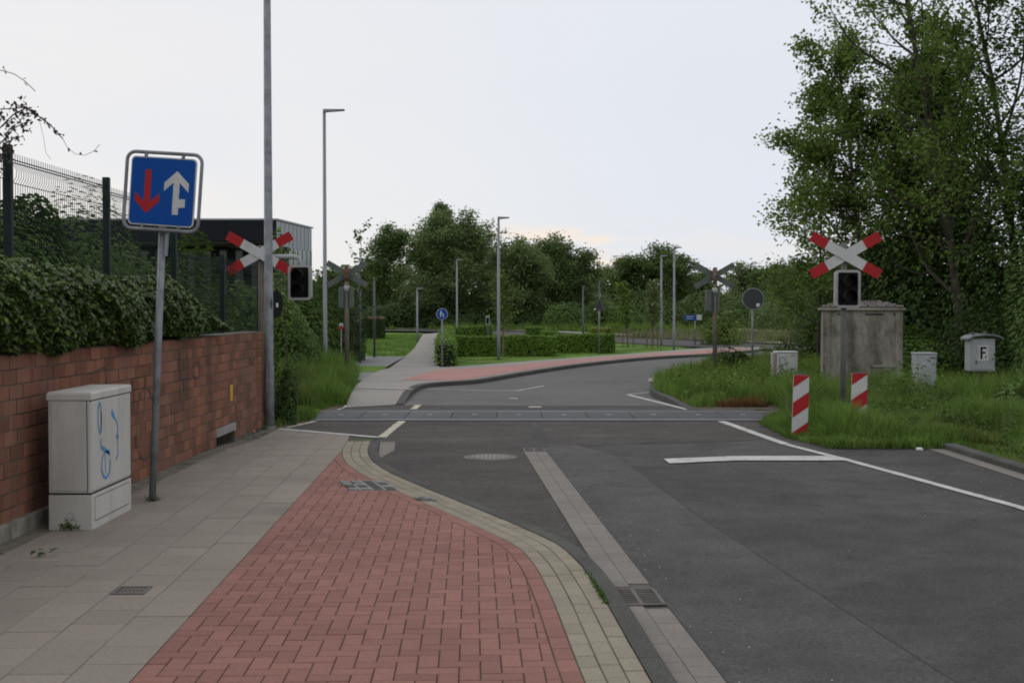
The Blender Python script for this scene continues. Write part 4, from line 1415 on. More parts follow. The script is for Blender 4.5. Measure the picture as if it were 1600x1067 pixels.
TY = 23.0
tb = empty('telephone_box', at_depth(1537, TY), 'grey trackside telephone box marked with a black F on a white plate', 'telephone box')
z0, z1 = A(1537, 580, TY).z, A(1537, 529, TY).z
MB().tube([(-0.06, 0.1, -0.1), (-0.06, 0.1, z0 + 0.05)], 0.035, 10).build('post', 'brown_post', tb)
MB().tube([(0.08, 0.1, -0.1), (0.08, 0.1, z0 + 0.05)], 0.03, 10).build('post', 'brown_post', tb)
MB().box(-0.245, 0.225, 0, 0.3, z0, z1).build('case', 'cabinet_grey', tb, bevel=0.012)
MB().box(-0.215, 0.195, -0.01, 0.005, z0 + 0.03, z1 - 0.04).build('door', 'cabinet_grey', tb, bevel=0.005)
rp = []
for k in range(9):
    t = k / 8
    x = -0.31 + 0.66 * t
    rp.append((x, z1 + 0.035 + 0.055 * math.sin(math.pi * t) ** 0.8 - (0.03 if k in (0, 8) else 0)))
MB().prism([(p[0], p[1] - 0.028) for p in rp] + list(reversed(rp)), -0.09, 0.36).build('roof', 'galv', tb)
MB().box(-0.2, -0.16, 0.05, 0.1, z1 + 0.05, z1 + 0.13).build('roof_bolt', 'dark_steel', tb)
MB().box(0.03, 0.08, 0.05, 0.1, z1 + 0.08, z1 + 0.14).build('roof_bolt', 'dark_steel', tb)
fpz = A(1536, 551.5, TY).z
fpl = MB().box(-0.11, 0.095, -0.016, -0.0105, fpz - 0.145, fpz + 0.145).build('plate', 'sign_white', tb)
fl = MB()
fl.box(-0.06, -0.022, -0.019, -0.0165, fpz - 0.115, fpz + 0.115).box(-0.0215, 0.055, -0.019, -0.0165, fpz + 0.08, fpz + 0.115).box(-0.0215, 0.035, -0.019, -0.0165, fpz - 0.01, fpz + 0.025)
fl.box(0.03, 0.04, -0.019, -0.0165, fpz - 0.105, fpz - 0.055).box(0.0405, 0.058, -0.019, -0.0165, fpz - 0.068, fpz - 0.056).box(0.0405, 0.052, -0.019, -0.0165, fpz - 0.088, fpz - 0.078)
fl.build('letter', 'black', fpl)
MB().box(-0.15, -0.12, -0.018, -0.01, z0 + 0.14, z0 + 0.2).build('handle', 'dark_steel', tb)

# ---------------------------------------------------------------- track and crossing deck
yN, yF = G(800, 656).y, G(800, 643).y
track = empty('railway_track', (0, (yN + yF) / 2, 0), 'single railway track crossing the road, mostly hidden in grass at both sides', 'track')
gd = yF - yN
for s in (-1, 1):
    rl = MB()
    prof = [(-0.035, -0.14), (0.035, -0.14), (0.035, -0.02), (0.03, 0.012), (-0.03, 0.012), (-0.035, -0.02)]
    y = s * (gd / 2 - 0.06)
    m_ = MB()
    for i, x in enumerate((-22, 26)):
        m_.v += [Vector((x, y + p[0], p[1])) for p in prof]
    n = len(prof)
    m_.f = [(k, (k + 1) % n, n + (k + 1) % n, n + k) for k in range(n)] + [tuple(range(n))[::-1], tuple(range(n, 2 * n))]
    m_.build('rail', 'rail_steel', track)
xl, xr = G(497, 650).x, G(1198, 650).x
for s in list(np.arange(-21.5, xl - 0.2, 0.63)) + list(np.arange(xr + 0.2, 25, 0.63)):
    MB().box(s - 0.12, s + 0.12, -1.2, 1.2, -0.2, -0.035).build('sleeper', 'old_concrete', track) if s < -2.2 and s > -8 else None
deck = empty('crossing_deck', (0, (yN + yF) / 2, 0), 'row of dark rubber panels forming the level crossing deck', 'crossing')
pw_ = 0.74
x = xl
px0 = G(706, 650).x
k0 = math.floor((xl - px0) / pw_)
x = px0 + k0 * pw_
while x < xr:
    a, b = max(x, xl) + 0.006, min(x + pw_, xr) - 0.006
    if b - a > 0.1:
        mb = MB().box(-(b - a) / 2, (b - a) / 2, -gd / 2 + 0.15, gd / 2 - 0.15, -0.1, 0.018)
        o = mb.build('panel', 'rubber', deck, bevel=0.008, loc=((a + b) / 2, 0, random.uniform(-0.002, 0.002)))
        MB().box(-0.04, 0.04, -0.03, 0.03, 0.0185, 0.021).build('lifting_eye', 'rail_steel', o)
    x += pw_
for s in (-1, 1):
    y = s * (gd / 2 + 0.15)
    MB().box(xl, xr, y - 0.13, y + 0.13, -0.1, 0.014).build('edge_beam', 'rubber', deck, bevel=0.004)
    q = sorted((s * (gd / 2 - 0.149), s * (gd / 2 + 0.019)))
    MB().box(xl, xr, q[0], q[1], -0.1, 0.006).build('groove_shade', 'black', deck)  # flat black strip painted in place of the shaded groove along the rail

# ---------------------------------------------------------------- covers, grates, litter
def manhole(loc, r, label):
    e = empty('manhole_cover', loc, label, 'manhole')
    n = 40
    mb = MB()
    rings = [(r, -0.03), (r, 0.004), (r - 0.05, 0.005), (r - 0.05, 0.002), (r - 0.065, 0.002), (r - 0.065, 0.006)]
    vs_ = [Vector((a * math.cos(2 * math.pi * k / n), a * math.sin(2 * math.pi * k / n), z)) for a, z in rings for k in range(n)]
    fs = [(q * n + k, q * n + (k + 1) % n, (q + 1) * n + (k + 1) % n, (q + 1) * n + k) for q in range(len(rings) - 1) for k in range(n)]
    fs.append(tuple((len(rings) - 1) * n + k for k in range(n)))
    mb.add(vs_, fs).build('ring', 'iron', e)
    st = MB()
    q = int((r - 0.1) / 0.05)
    for i in range(-q, q + 1):
        for j in range(-q, q + 1):
            if math.hypot(i, j) * 0.05 < r - 0.1:
                st.box(i * 0.05 - 0.014, i * 0.05 + 0.014, j * 0.05 - 0.014, j * 0.05 + 0.014, 0.005, 0.010)
    st.build('stud_pattern', 'concrete', e)
    return e
manhole(G(766, 715) + Vector((0, 0, 0.006)), 0.32, 'round manhole cover with studded centre in the dark asphalt')

def grate(name, corner, u, v, lu, lv, n, z, label, cat):
    e = empty(name, (corner.x, corner.y, z), label, cat, rot=(0, 0, math.atan2(u.y, u.x)))
    sgn = 1 if (u.x * v.y - u.y * v.x) > 0 else -1
    def B(m, a, b, c, d, z0, z1):
        c, d = sorted((sgn * c, sgn * d))
        m.box(a, b, c, d, z0, z1)
        return m
    B(MB(), 0, lu, 0, lv, -0.012, -0.004).build('shaft', 'black', e)  # black plate just under the bars, painted shade for the deep shaft
    fr_ = MB()
    B(fr_, 0, lu, 0, 0.02, -0.02, 0.004)
    B(fr_, 0, lu, lv - 0.02, lv, -0.02, 0.004)
    B(fr_, 0, 0.02, 0.0205, lv - 0.0205, -0.02, 0.004)
    B(fr_, lu - 0.02, lu, 0.0205, lv - 0.0205, -0.02, 0.004)
    fr_.build('frame', 'iron', e)
    for k in range(n):
        a = 0.02 + (lu - 0.04) * (k + 0.5) / n
        w = (lu - 0.04) / n * 0.17
        B(MB(), a - w, a + w, 0.021, lv - 0.021, -0.003, 0.003).build('bar', 'iron', e)
    B(MB(), 0.021, lu - 0.021, lv * 0.48, lv * 0.56, -0.002, 0.0022).build('rib', 'iron', e)
    return e
gl2 = gl
gc = gR[0] + gdir * grate_s[0]
grate('drain_grate', Vector((gc.x, gc.y, 0)), gdir, gl2, grate_s[1] - grate_s[0], 0.275, 8, 0.016, 'slotted iron drain grate set in the gutter', 'drain')
gc = gR[1] - gdir * 0.33
gx = grate('drain_grate', Vector((gc.x, gc.y, 0)), gdir, gl2, 0.33, 0.27, 2, 0.014, 'small worn drain cover at the far end of the gutter', 'drain')
c_ = G(172, 929, SW)
grate('slab_drain', c_ + Vector((0, 0, 0)), Vector((bn.x, bn.y, 0)), Vector((bt.x, bt.y, 0)), 0.2, 0.2, 7, SW + 0.003, 'small square iron cover set in the grey slabs', 'drain')
# grey cover in the red field
def cover(pts, label, m='iron'):
    pts = [G(x, y, SW) for x, y in pts]
    c = sum(pts, Vector((0, 0, 0))) / len(pts)
    e = empty('inspection_cover', (c.x, c.y, SW), label, 'cover')
    poly = ccw([Vector((p.x - c.x, p.y - c.y, 0)) for p in pts])[0]
    MB().slab([(p.x, p.y) for p in poly], -0.02, 0.006).build('frame', 'galv', e)
    us = poly[1] - poly[0]
    vs2 = poly[3] - poly[0]
    for i in range(4):
        for j in range(4):
            a = poly[0] + us * ((i + 0.12) / 4) + vs2 * ((j + 0.12) / 4)
            q = [a, a + us * 0.19, a + us * 0.19 + vs2 * 0.19, a + vs2 * 0.19]
            MB().slab([(p.x, p.y) for p in q], 0.004, 0.010 + random.uniform(0, 0.002)).build('inlay', random.choice(['kerb', 'plaza', 'plaza']), e)
    return e
cover([(545, 766), (560, 751), (600, 752), (622, 766)], 'grey stone-inlaid inspection cover in the red paving near its narrow end')
cover([(652, 782), (650, 777.5), (676, 778), (684, 782.5)], 'tiny grey cover between red and grey pavers')

lp = G(68, 869, SW)
lf = quads('fallen_leaf', leaves(np.array([[random.gauss(0, 0.035), random.gauss(0, 0.03), 0.008 + 0.006 * k] for k in range(9)]), 0.06, 2.0, 0.5, 5), 'leaf_fallen', None, lp)
tag(lf, 'small sprig of green leaves lying on the grey slabs', 'leaf')
cp = G(393, 675, 0.03)
o = MB().add([(-0.05, -0.03, 0), (0.05, -0.035, 0), (0.055, 0.03, 0), (-0.04, 0.04, 0), (-0.03, -0.02, 0.035), (0.04, -0.025, 0.028), (0.035, 0.02, 0.04), (-0.03, 0.025, 0.03)],
             [(0, 3, 2, 1), (4, 5, 6, 7), (0, 1, 5, 4), (1, 2, 6, 5), (2, 3, 7, 6), (3, 0, 4, 7)]).build('brick_fragment', 'clay', loc=cp)
tag(o, 'orange brick fragment lying near the mast at the wall end', 'fragment')
def crumple(name, loc, s, label, seed):
    r_ = random.Random(seed)
    n, m_ = 9, 6
    v, f = [], []
    for i in range(m_ + 1):
        for k in range(n):
            a, b_ = 2 * math.pi * k / n, math.pi * i / m_
            q = s * r_.uniform(0.65, 1.1)
            v.append((q * math.sin(b_) * math.cos(a) * 1.3, q * math.sin(b_) * math.sin(a), s * 0.5 + q * 0.6 * math.cos(b_)))
    for i in range(m_):
        for k in range(n):
            f.append((i * n + k, (i + 1) * n + k, (i + 1) * n + (k + 1) % n, i * n + (k + 1) % n))
    o = mesh_obj(name, v, f, 'litter', loc=loc)
    return tag(o, label, 'litter', 'litter by the right kerb')
crumple('paper_litter', G(1437, 704, 0.0), 0.04, 'crumpled white litter lying in the gutter at the kerb end', 1)
crumple('paper_litter', G(1431, 690, 0.06), 0.035, 'crumpled white litter caught in the verge grass above the kerb', 2)
st = G(1031, 603, 0.03)
crs = crumple('boulder', st, 0.22, 'pale boulder at the edge of the grass right of the road', 4)
crs.data.materials[0] = M['stone']
crs['category'] = 'boulder'
crs.pop('group', None) if hasattr(crs, 'pop') else None

# ================================================================== MESH FENCE ON THE WALL
fx = -4.42
fence = empty('mesh_fence', (fx, 10.7, 1.3), 'dark green welded mesh fence with square posts behind the brick wall', 'fence')
FD = 2.5
tops = {-3: 3.19, -2: 3.19, -1: 3.19, 0: 3.19, 1: 3.17, 2: 3.12, 3: 2.56, 4: 2.56}
fdx = 0.012
def fpos(k):
    return Vector((fdx * k * FD, k * FD, 0))
for k in range(-3, 5):
    p = fpos(k)
    MB().box(p.x - 0.035, p.x + 0.035, p.y - 0.035, p.y + 0.035, -0.1, tops[k] - 1.3 + 0.02).build('post', 'fence_green', fence, bevel=0.006)
for k in range(-3, 4):
    a, b = fpos(k), fpos(k + 1)
    ht = min(tops[k], tops[k + 1]) - 1.3 - 0.03
    mb = MB()
    n = 48
    for i in range(1, n):
        q = a.lerp(b, i / n)
        zs = [0.02, 0.5, ht - 0.26, ht - 0.21, ht - 0.15, ht - 0.09, ht]
        xs = [0, 0, 0, 0.03, 0.035, 0, 0]
        mb.tube([(q.x + 0.02 + xx, q.y, zz) for zz, xx in zip(zs, xs)], 0.0034, 3, cap=False)
    for zz, r_ in ((0.05, 0.004), (0.25, 0.004), (0.45, 0.004), (0.65, 0.004), (0.85, 0.004), (1.05, 0.004), (1.25, 0.004), (ht - 0.26, 0.004), (ht - 0.08, 0.006), (ht - 0.055, 0.006)):
        if zz < ht:
            mb.tube([(a.x + 0.014, a.y + 0.02, zz), (b.x + 0.014, b.y - 0.02, zz)], r_, 4, cap=False)
    mb.build('mesh_panel', 'fence_green', fence)

# ================================================================== DARK FLAT BUILDING
BY = 45.0
bx1 = A(432, 345, BY).x
bz1 = A(432, 344, BY).z
bld = empty('flat_building', (bx1, BY, 0), 'flat-roofed building with black fascia and grey metal side behind the fence', 'building')
BWd = 17.0
fz0 = A(300, 377, BY).z
MB().box(-BWd, 0, 0, 0.35, fz0, bz1).build('fascia', 'fascia', bld)
for i in range(1, 9):
    MB().box(-BWd * i / 9 - 0.012, -BWd * i / 9 + 0.012, -0.006, 0.0, fz0 + 0.01, bz1 - 0.01).build('fascia_joint', 'black', bld)
sx = A(487, 358, 49.8).x - bx1
wl = MB()
wl.add([(0.002, 0, fz0 - 0.15), (sx, 4.8, fz0 - 0.15), (sx, 4.8, bz1 - 0.02), (0.002, 0, bz1 - 0.02), (-2, 0.4, fz0 - 0.15), (-2, 4.8, fz0 - 0.15), (-2, 4.8, bz1 - 0.02), (-2, 0.4, bz1 - 0.02)],
       [(0, 1, 2, 3), (1, 5, 6, 2), (3, 2, 6, 7), (0, 4, 5, 1)])
wl.build('metal_wall', 'metal_sheet', bld)
for i in range(1, 9):
    t = i / 9
    MB().box(sx * t - 0.003, sx * t + 0.016, 4.8 * t - 0.015, 4.8 * t + 0.015, fz0 - 0.13, bz1 - 0.04).build('sheet_seam', 'metal_sheet', bld)
rfm = MB()
rfm.add([(-BWd, -0.02, bz1), (0.05, -0.02, bz1), (sx + 0.06, 4.9, bz1), (-BWd, 4.9, bz1), (-BWd, -0.02, bz1 + 0.06), (0.05, -0.02, bz1 + 0.06), (sx + 0.06, 4.9, bz1 + 0.06), (-BWd, 4.9, bz1 + 0.06)],
        [(0, 3, 2, 1), (4, 5, 6, 7), (0, 1, 5, 4), (1, 2, 6, 5), (2, 3, 7, 6), (3, 0, 4, 7)])
rfm.build('roof_edge', 'metal_sheet', bld)
MB().box(-BWd, -0.05, 0.36, 2.6, fz0 - 0.06, fz0 + 0.02).build('soffit', 'soffit', bld)
MB().box(-BWd, -0.4, 2.5, 4.7, 0, fz0 - 0.062).build('back_wall', 'dark_wall', bld)
for i in range(26):
    x = -BWd + 0.6 + i * 0.62
    if x > -0.9:
        break
    w_ = MB().box(x + 0.06, x + 0.36, 2.44, 2.5, 1.2, fz0 - 0.2).build('window', 'dark_steel', bld)
    MB().box(x + 0.085, x + 0.335, 2.425, 2.438, 1.25, fz0 - 0.25).build('pane', 'glass', w_)
for x in (-3.9, -8.0, -12.2):
    MB().tube([(x, 0.5, 0), (x, 0.5, fz0)], 0.09, 10).build('column', 'soffit', bld)
wm = A(480, 395, 48.5)
for i in range(5):
    t0, t1 = 0.32 + 0.13 * i, 0.32 + 0.13 * i + 0.11
    vs_ = [(sx * t0 + 0.012, 4.8 * t0, fz0 - 0.95), (sx * t1 + 0.012, 4.8 * t1, fz0 - 0.95), (sx * t1 + 0.012, 4.8 * t1, fz0 - 0.16), (sx * t0 + 0.012, 4.8 * t0, fz0 - 0.16)]
    mesh_obj('side_window', vs_, [(0, 1, 2, 3)], 'glass', bld)
MB().add([(0.0, 0.02, 0), (sx, 4.8, 0), (sx, 4.8, fz0 - 0.152), (0.0, 0.02, fz0 - 0.152)], [(0, 1, 2, 3)]).build('side_wall', 'dark_wall', bld)

# ================================================================== PLANTS
class Grow:
    def __init__(s, seed):
        s.r = random.Random(seed)
        s.mb = MB()
        s.pts = []
    def branch(s, p, d, L, rad, lvl, spec):
        r = s.r
        sp = spec[lvl]
        nseg = sp.get('seg', 4)
        pts, rads = [p.copy()], [rad]
        d = d.normalized()
        for i in range(nseg):
            d = (d + Vector((r.gauss(0, 1), r.gauss(0, 1), r.gauss(0, 1))) * sp.get('wander', 0.12) + Vector((0, 0, sp.get('trop', 0.05)))).normalized()
            p = p + d * (L / nseg)
            pts.append(p.copy())
            rads.append(max(0.004, rad * (1 - (i + 1) / nseg * sp.get('taper', 0.8))))
        if rad > sp.get('minrad', 0.006):
            s.mb.tube(pts, rads, 7 if lvl == 0 else (5 if lvl == 1 else 3), cap=False)
        def at(t):
            x = t * nseg
            i = min(int(x), nseg - 1)
            return pts[i].lerp(pts[i + 1], x - i), (pts[i + 1] - pts[i]).normalized(), rads[i]
        if lvl == len(spec) - 1:
            for _ in range(sp['leaves']):
                q, dd, _r = at(min(1, r.uniform(0.05, 1.0)))
                sd = sp.get('spread', 0.12)
                s.pts.append((q.x + r.gauss(0, sd), q.y + r.gauss(0, sd), q.z + r.gauss(0, sd * 0.7)))
            return
        n = sp['n']
        for k in range(n):
            t = sp.get('t0', 0.3) + (1 - sp.get('t0', 0.3)) * (k + r.uniform(0, 0.9)) / n
            t = min(t, 1)
            q, dd, rr_ = at(t)
            az = r.uniform(0, 2 * math.pi) if lvl else (k * 2.399 + r.uniform(-0.4, 0.4))
            pitch = R(r.uniform(*sp.get('ang', (35, 65))))
            o = dd.orthogonal().normalized()
            o = Matrix.Rotation(az, 3, dd) @ o
            cd = dd * math.cos(pitch) + o * math.sin(pitch)
            ln = sp['ratio'] * L * sp.get('shape', lambda t: 1 - 0.5 * t)(t) * r.uniform(*sp.get('rand', (0.75, 1.2)))
            s.branch(q, cd, ln, min(rr_ * 0.65, rad * 0.6) * r.uniform(0.7, 1), lvl + 1, spec)
def tree(name, base, spec, L, rad, label, leaf, size, seed, cat='tree', group=None, lean=(0, 0), aspect=0.6, up=0.4, droop=0.3, bark='bark', yaw=0):
    gme = Grow(seed)
    gme.branch(Vector((0, 0, -0.1)), Vector((lean[0], lean[1], 1)), L, rad, 0, spec)
    e = empty(name, base, label, cat, group)
    gme.mb.build('trunk', bark, e, smooth=True)
    P = np.array(gme.pts)
    quads('crown', leaves(P, size, up, aspect, seed, droop=droop), leaf, e)
    return e
round_ = lambda t: 0.45 + 0.9 * math.sin(math.pi * min(1, max(0, (t - 0.05)))) * 0.7
# --- the big trees right of the crossing
maple = lambda n1, n2, n3, lv, t0=0.12, trop=0.06, ratio=0.36, ang=(38, 72), shape=lambda t: 1.15 - 0.75 * t, sp=0.2: [
    dict(seg=8, wander=0.06, trop=0.06, taper=0.85, n=n1, t0=t0, ang=ang, ratio=ratio, shape=shape, rand=(0.55, 1.4)),
    dict(seg=6, wander=0.14, trop=0.10, n=n2, t0=0.16, ang=(28, 62), ratio=0.44, shape=lambda t: 1.15 - 0.6 * t, rand=(0.6, 1.35)),
    dict(seg=4, wander=0.18, trop=trop, n=n3, t0=0.10, ang=(30, 70), ratio=0.55, shape=lambda t: 1.1 - 0.5 * t, minrad=0.003),
    dict(seg=3, wander=0.2, trop=-0.05, leaves=lv, spread=sp, minrad=0.5)]
TB = 'trees beside the crossing'
tree('maple_tree', (10.05, 34.0, 0), maple(24, 8, 6, 13, 0.10, ratio=0.34, shape=lambda t: 1.2 - 0.9 * t, sp=0.15), 9.2, 0.09, 'light green broadleaf tree with pointed top rising left behind the hut', 'leaf_maple', 0.13, 11, group=TB, lean=(-0.02, 0))
tree('maple_tree', (8.95, 35.5, 0), maple(17, 8, 6, 14, 0.12, ratio=0.27, shape=lambda t: 1.1 - 0.7 * t), 7.4, 0.05, 'slim light green tree with a bare wavy stem left of the hut', 'leaf_maple', 0.12, 18, group=TB, lean=(-0.02, 0))
tree('maple_tree', (11.35, 30.5, 0), maple(34, 8, 6, 13, 0.10, ratio=0.165, ang=(34, 66), shape=lambda t: 1.1 - 0.4 * t, sp=0.15), 16.0, 0.12, 'tallest dark broadleaf tree with visible trunk cut off by the top edge', 'leaf_maple', 0.12, 12, group=TB)
tree('maple_tree', (13.3, 31.5, 0), maple(30, 8, 7, 14, 0.05, ratio=0.26, sp=0.16), 12.8, 0.13, 'dark broadleaf tree at the right edge of the view beside the tallest tree', 'leaf_mid', 0.12, 13, group=TB)
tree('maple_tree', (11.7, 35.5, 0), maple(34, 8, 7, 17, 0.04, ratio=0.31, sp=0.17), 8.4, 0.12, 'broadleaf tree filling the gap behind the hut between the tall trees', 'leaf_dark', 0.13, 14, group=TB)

def blob_points(n, rx, ry, rz, seed, shell=0.35, lump=0.25, cut=0.0):
    """points near the surface of an uneven mound standing on the ground"""
    r = np.random.default_rng(seed)
    d = r.normal(size=(n, 3))
    d /= np.linalg.norm(d, axis=1)[:, None]
    d[:, 2] = np.abs(d[:, 2]) * (1 - cut) + cut * d[:, 2]
    c = r.normal(size=(14, 3))
    c /= np.linalg.norm(c, axis=1)[:, None]
    c[:, 2] = np.abs(c[:, 2])
    amp = r.uniform(0.3, 1.0, 14) * lump
    bump = (np.exp(8 * (d @ c.T - 1)) * amp[None]).sum(1)
    rad = (1 - shell * r.uniform(0, 1, n) ** 1.6) * (0.8 + bump)
    return d * rad[:, None] * np.array([rx, ry, rz]), d
def bush(name, base, rx, ry, rz, n, size, leaf, label, seed, cat='bush', group=None, lump=0.3, shell=0.45, aspect=0.6, twigs=10):
    e = empty(name, base, label, cat, group)
    P, d = blob_points(n, rx, ry, rz, seed, shell, lump)
    quads('foliage', leaves(P, size, 0.35, aspect, seed, out=d * 0.5, droop=0.3), leaf, e)
    r = random.Random(seed)
    mb = MB()
    for k in range(twigs):
        a = r.uniform(0, 6.28)
        t = r.uniform(0.2, 0.75)
        mb.tube([(r.gauss(0, 0.06), r.gauss(0, 0.06), -0.1), (rx * t * 0.5 * math.cos(a), ry * t * 0.5 * math.sin(a), rz * 0.45), (rx * t * math.cos(a), ry * t * math.sin(a), rz * r.uniform(0.6, 0.95))], [0.02, 0.012, 0.005], 4, cap=False)
    mb.build('stems', 'bark', e)
    return e
# dark undergrowth under the right trees
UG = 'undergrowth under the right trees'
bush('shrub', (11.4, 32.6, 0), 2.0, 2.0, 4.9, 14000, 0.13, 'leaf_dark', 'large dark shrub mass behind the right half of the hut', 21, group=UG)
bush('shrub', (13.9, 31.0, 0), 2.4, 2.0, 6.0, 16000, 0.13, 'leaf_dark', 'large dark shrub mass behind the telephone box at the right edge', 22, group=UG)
bush('shrub', (9.9, 37.5, 0), 1.2, 1.2, 2.9, 6000, 0.13, 'leaf_mid', 'green shrub behind the left half of the hut', 23, group=UG)
bush('shrub', (11.6, 25.2, 0), 1.35, 1.3, 2.4, 6500, 0.12, 'leaf_mid', 'green shrub reaching into view at the right edge above the telephone box', 24, group=UG, lump=0.5)
bush('shrub', (9.3, 28.0, 0), 1.3, 1.0, 1.1, 4500, 0.11, 'leaf_mid', 'low green shrub right behind the narrow grey cabinet', 25, group=UG)
bush('shrub', (11.0, 27.0, 0), 1.5, 1.1, 1.6, 5000, 0.12, 'leaf_dark', 'dark shrub right behind the telephone box', 26, group=UG)
bush('shrub', at_depth(1222, 37.5), 0.6, 0.6, 0.95, 1500, 0.09, 'leaf_fresh', 'loose green shrub between the round sign and the small white cabinet', 27, group=UG, lump=0.7, shell=0.9)
bush('bramble', (8.35, 18.7, 0), 1.2, 0.9, 0.55, 3000, 0.085, 'leaf_mid', 'bramble bush in the verge below the telephone box', 28, group=UG, lump=0.6, shell=0.8)
bush('bramble', (9.9, 20.4, 0), 1.0, 1.0, 0.8, 3400, 0.09, 'leaf_dark', 'darker bramble bush in the verge at the right edge', 29, group=UG, lump=0.6, shell=0.8)
bush('bramble', (6.55, 20.2, 0), 0.4, 0.35, 0.52, 500, 0.08, 'leaf_mid', 'small bramble between the beacons and the narrow grey cabinet', 30, group=UG, lump=0.7, shell=0.9)
b = at_depth(1146, 33.0)
bush('shrub', b, 0.62, 0.5, 0.62, 1400, 0.10, 'leaf_dark', 'compact dark shrub between the rusty signal post and the round sign', 31)
b = at_depth(1126, 56)
bush('shrub', b, 1.0, 0.8, 1.5, 1800, 0.14, 'leaf_fresh', 'fresh green bush in the meadow behind the rusty signal post', 32)

# --- left: shrubs behind the crossing, bush at the mast
LS = 'shrubs left of the footway'
bush('shrub', at_depth(470, 35.5), 1.2, 1.2, 2.5, 8000, 0.11, 'leaf_mid', 'tall green shrub behind the hanging signal head', 41, group=LS)
bush('shrub', at_depth(437, 29.0), 0.9, 1.0, 2.0, 6500, 0.10, 'leaf_mid', 'green shrub just right of the tall mast', 42, group=LS)
bush('shrub', at_depth(528, 41.0), 1.1, 1.1, 2.2, 6000, 0.11, 'leaf_dark', 'dark shrub behind the rusty signal post on the left', 43, group=LS)
bush('shrub', at_depth(500, 39.0), 1.1, 1.1, 2.1, 6500, 0.11, 'leaf_dark', 'dark shrub at the foot of the tall slim lamp', 44, group=LS)
bush('shrub', at_depth(405, 33.0), 1.4, 1.0, 1.95, 6000, 0.14, 'leaf_mid', 'broad shrub behind the low end of the mesh fence', 45, group=LS)
bush('shrub', at_depth(444, 18.6), 0.2, 0.22, 0.72, 1300, 0.07, 'leaf_dark', 'dark leafy bush at the foot of the tall mast', 46)
sap = [dict(seg=6, wander=0.08, trop=0.05, taper=0.8, n=14, t0=0.35, ang=(30, 60), ratio=0.26, shape=lambda t: 1.2 - 0.8 * t),
       dict(seg=3, wander=0.15, trop=0.08, leaves=16, spread=0.07, minrad=0.003)]
tree('sapling', at_depth(548, 36), sap, 4.2, 0.03, 'thin sapling with sparse leaves above the left rusty signal', 'leaf_mid', 0.13, 47, lean=(0.12, 0))
tree('sapling', at_depth(450, 27), sap, 3.5, 0.02, 'thin sapling poking up beside the grey metal building wall', 'leaf_fresh', 0.12, 48, lean=(0.03, 0))
# shrubs behind the fence
BF = 'shrubs behind the mesh fence'
bush('shrub', (-5.3, 12.9, 1.3), 0.6, 1.1, 1.55, 24000, 0.085, 'leaf_mid', 'tall bushy shrub pressing against the fence at the left edge', 51, group=BF, lump=0.28, shell=1.0)
bush('shrub', (-5.5, 15.2, 1.3), 0.7, 1.2, 1.15, 7500, 0.08, 'leaf_mid', 'green shrub behind the fence left of the blue sign', 52, group=BF, lump=0.4, shell=0.6)
bush('shrub', (-5.3, 17.6, 1.2), 0.8, 1.1, 1.15, 7000, 0.075, 'leaf_mid', 'shrub behind the fence directly behind the leaning post', 53, group=BF, lump=0.4, shell=0.6)
bush('shrub', (-5.4, 20.6, 0), 0.9, 1.6, 2.45, 11000, 0.08, 'leaf_mid', 'shrub showing through the low fence behind the wall end', 54, group=BF, lump=0.35)
bush('shrub', (-6.8, 14.0, 1.3), 1.0, 1.6, 1.2, 4500, 0.10, 'leaf_dark', 'dark shrub further behind the fence on the left', 55, group=BF)
bush('shrub', (-5.75, 11.2, 1.3), 0.6, 0.9, 1.25, 7000, 0.07, 'leaf_dark', 'dark shrub at the left border behind the first fence post', 56, group=BF)
bush('shrub', at_depth(374, 24.5), 0.8, 0.9, 2.3, 6500, 0.085, 'leaf_mid', 'green shrub behind the fence just left of the tall mast', 57, group=BF)
# vine tendrils against the sky
vine = empty('climbing_vine', (-5.3, 10.4, 2.4), 'reddish climbing vine with long tendrils arching above the fence', 'vine')
vm_ = MB()
vp = []
def V3(px, py):
    p = A(px, py, 10.4)
    return p - Vector((-5.3, 10.4, 2.4))
for pts, rad, nl in (([(-60, 190), (-20, 172), (20, 170), (42, 168), (60, 182), (80, 197), (98, 217)], 0.005, 70), ([(98, 217), (106, 232), (118, 241), (132, 243), (146, 237), (156, 226)], 0.0022, 3),
                     ([(-60, 125), (-20, 108), (5, 111), (22, 116), (40, 128), (55, 143)], 0.0035, 8), ([(62, 190), (68, 215), (72, 240), (80, 250)], 0.0016, 0), ([(-30, 230), (0, 200), (20, 180), (42, 168)], 0.006, 90),
                     ([(-30, 260), (0, 225), (22, 200), (48, 188)], 0.005, 110),
                     ([(-40, 300), (-10, 260), (8, 235), (20, 215)], 0.006, 130)):
    q = [V3(*p) for p in pts]
    vm_.tube(q, rad, 5, cap=False)
    for _ in range(nl):
        i = random.randrange(len(q) - 1)
        p = q[i].lerp(q[i + 1], random.random())
        s_ = 0.012 if rad < 0.005 or (i > 2) else 0.045
        vp.append((p.x + random.gauss(0, s_), p.y + random.gauss(0, s_), p.z + random.gauss(0, s_)))
vm_.build('tendrils', 'leaf_vine', vine)
_lf = quads('leaflets', leaves(np.array(vp), 0.045, 0.1, 0.5, 9, droop=0.8), 'leaf_vine', vine)
_lf['kind'] = 'stuff'

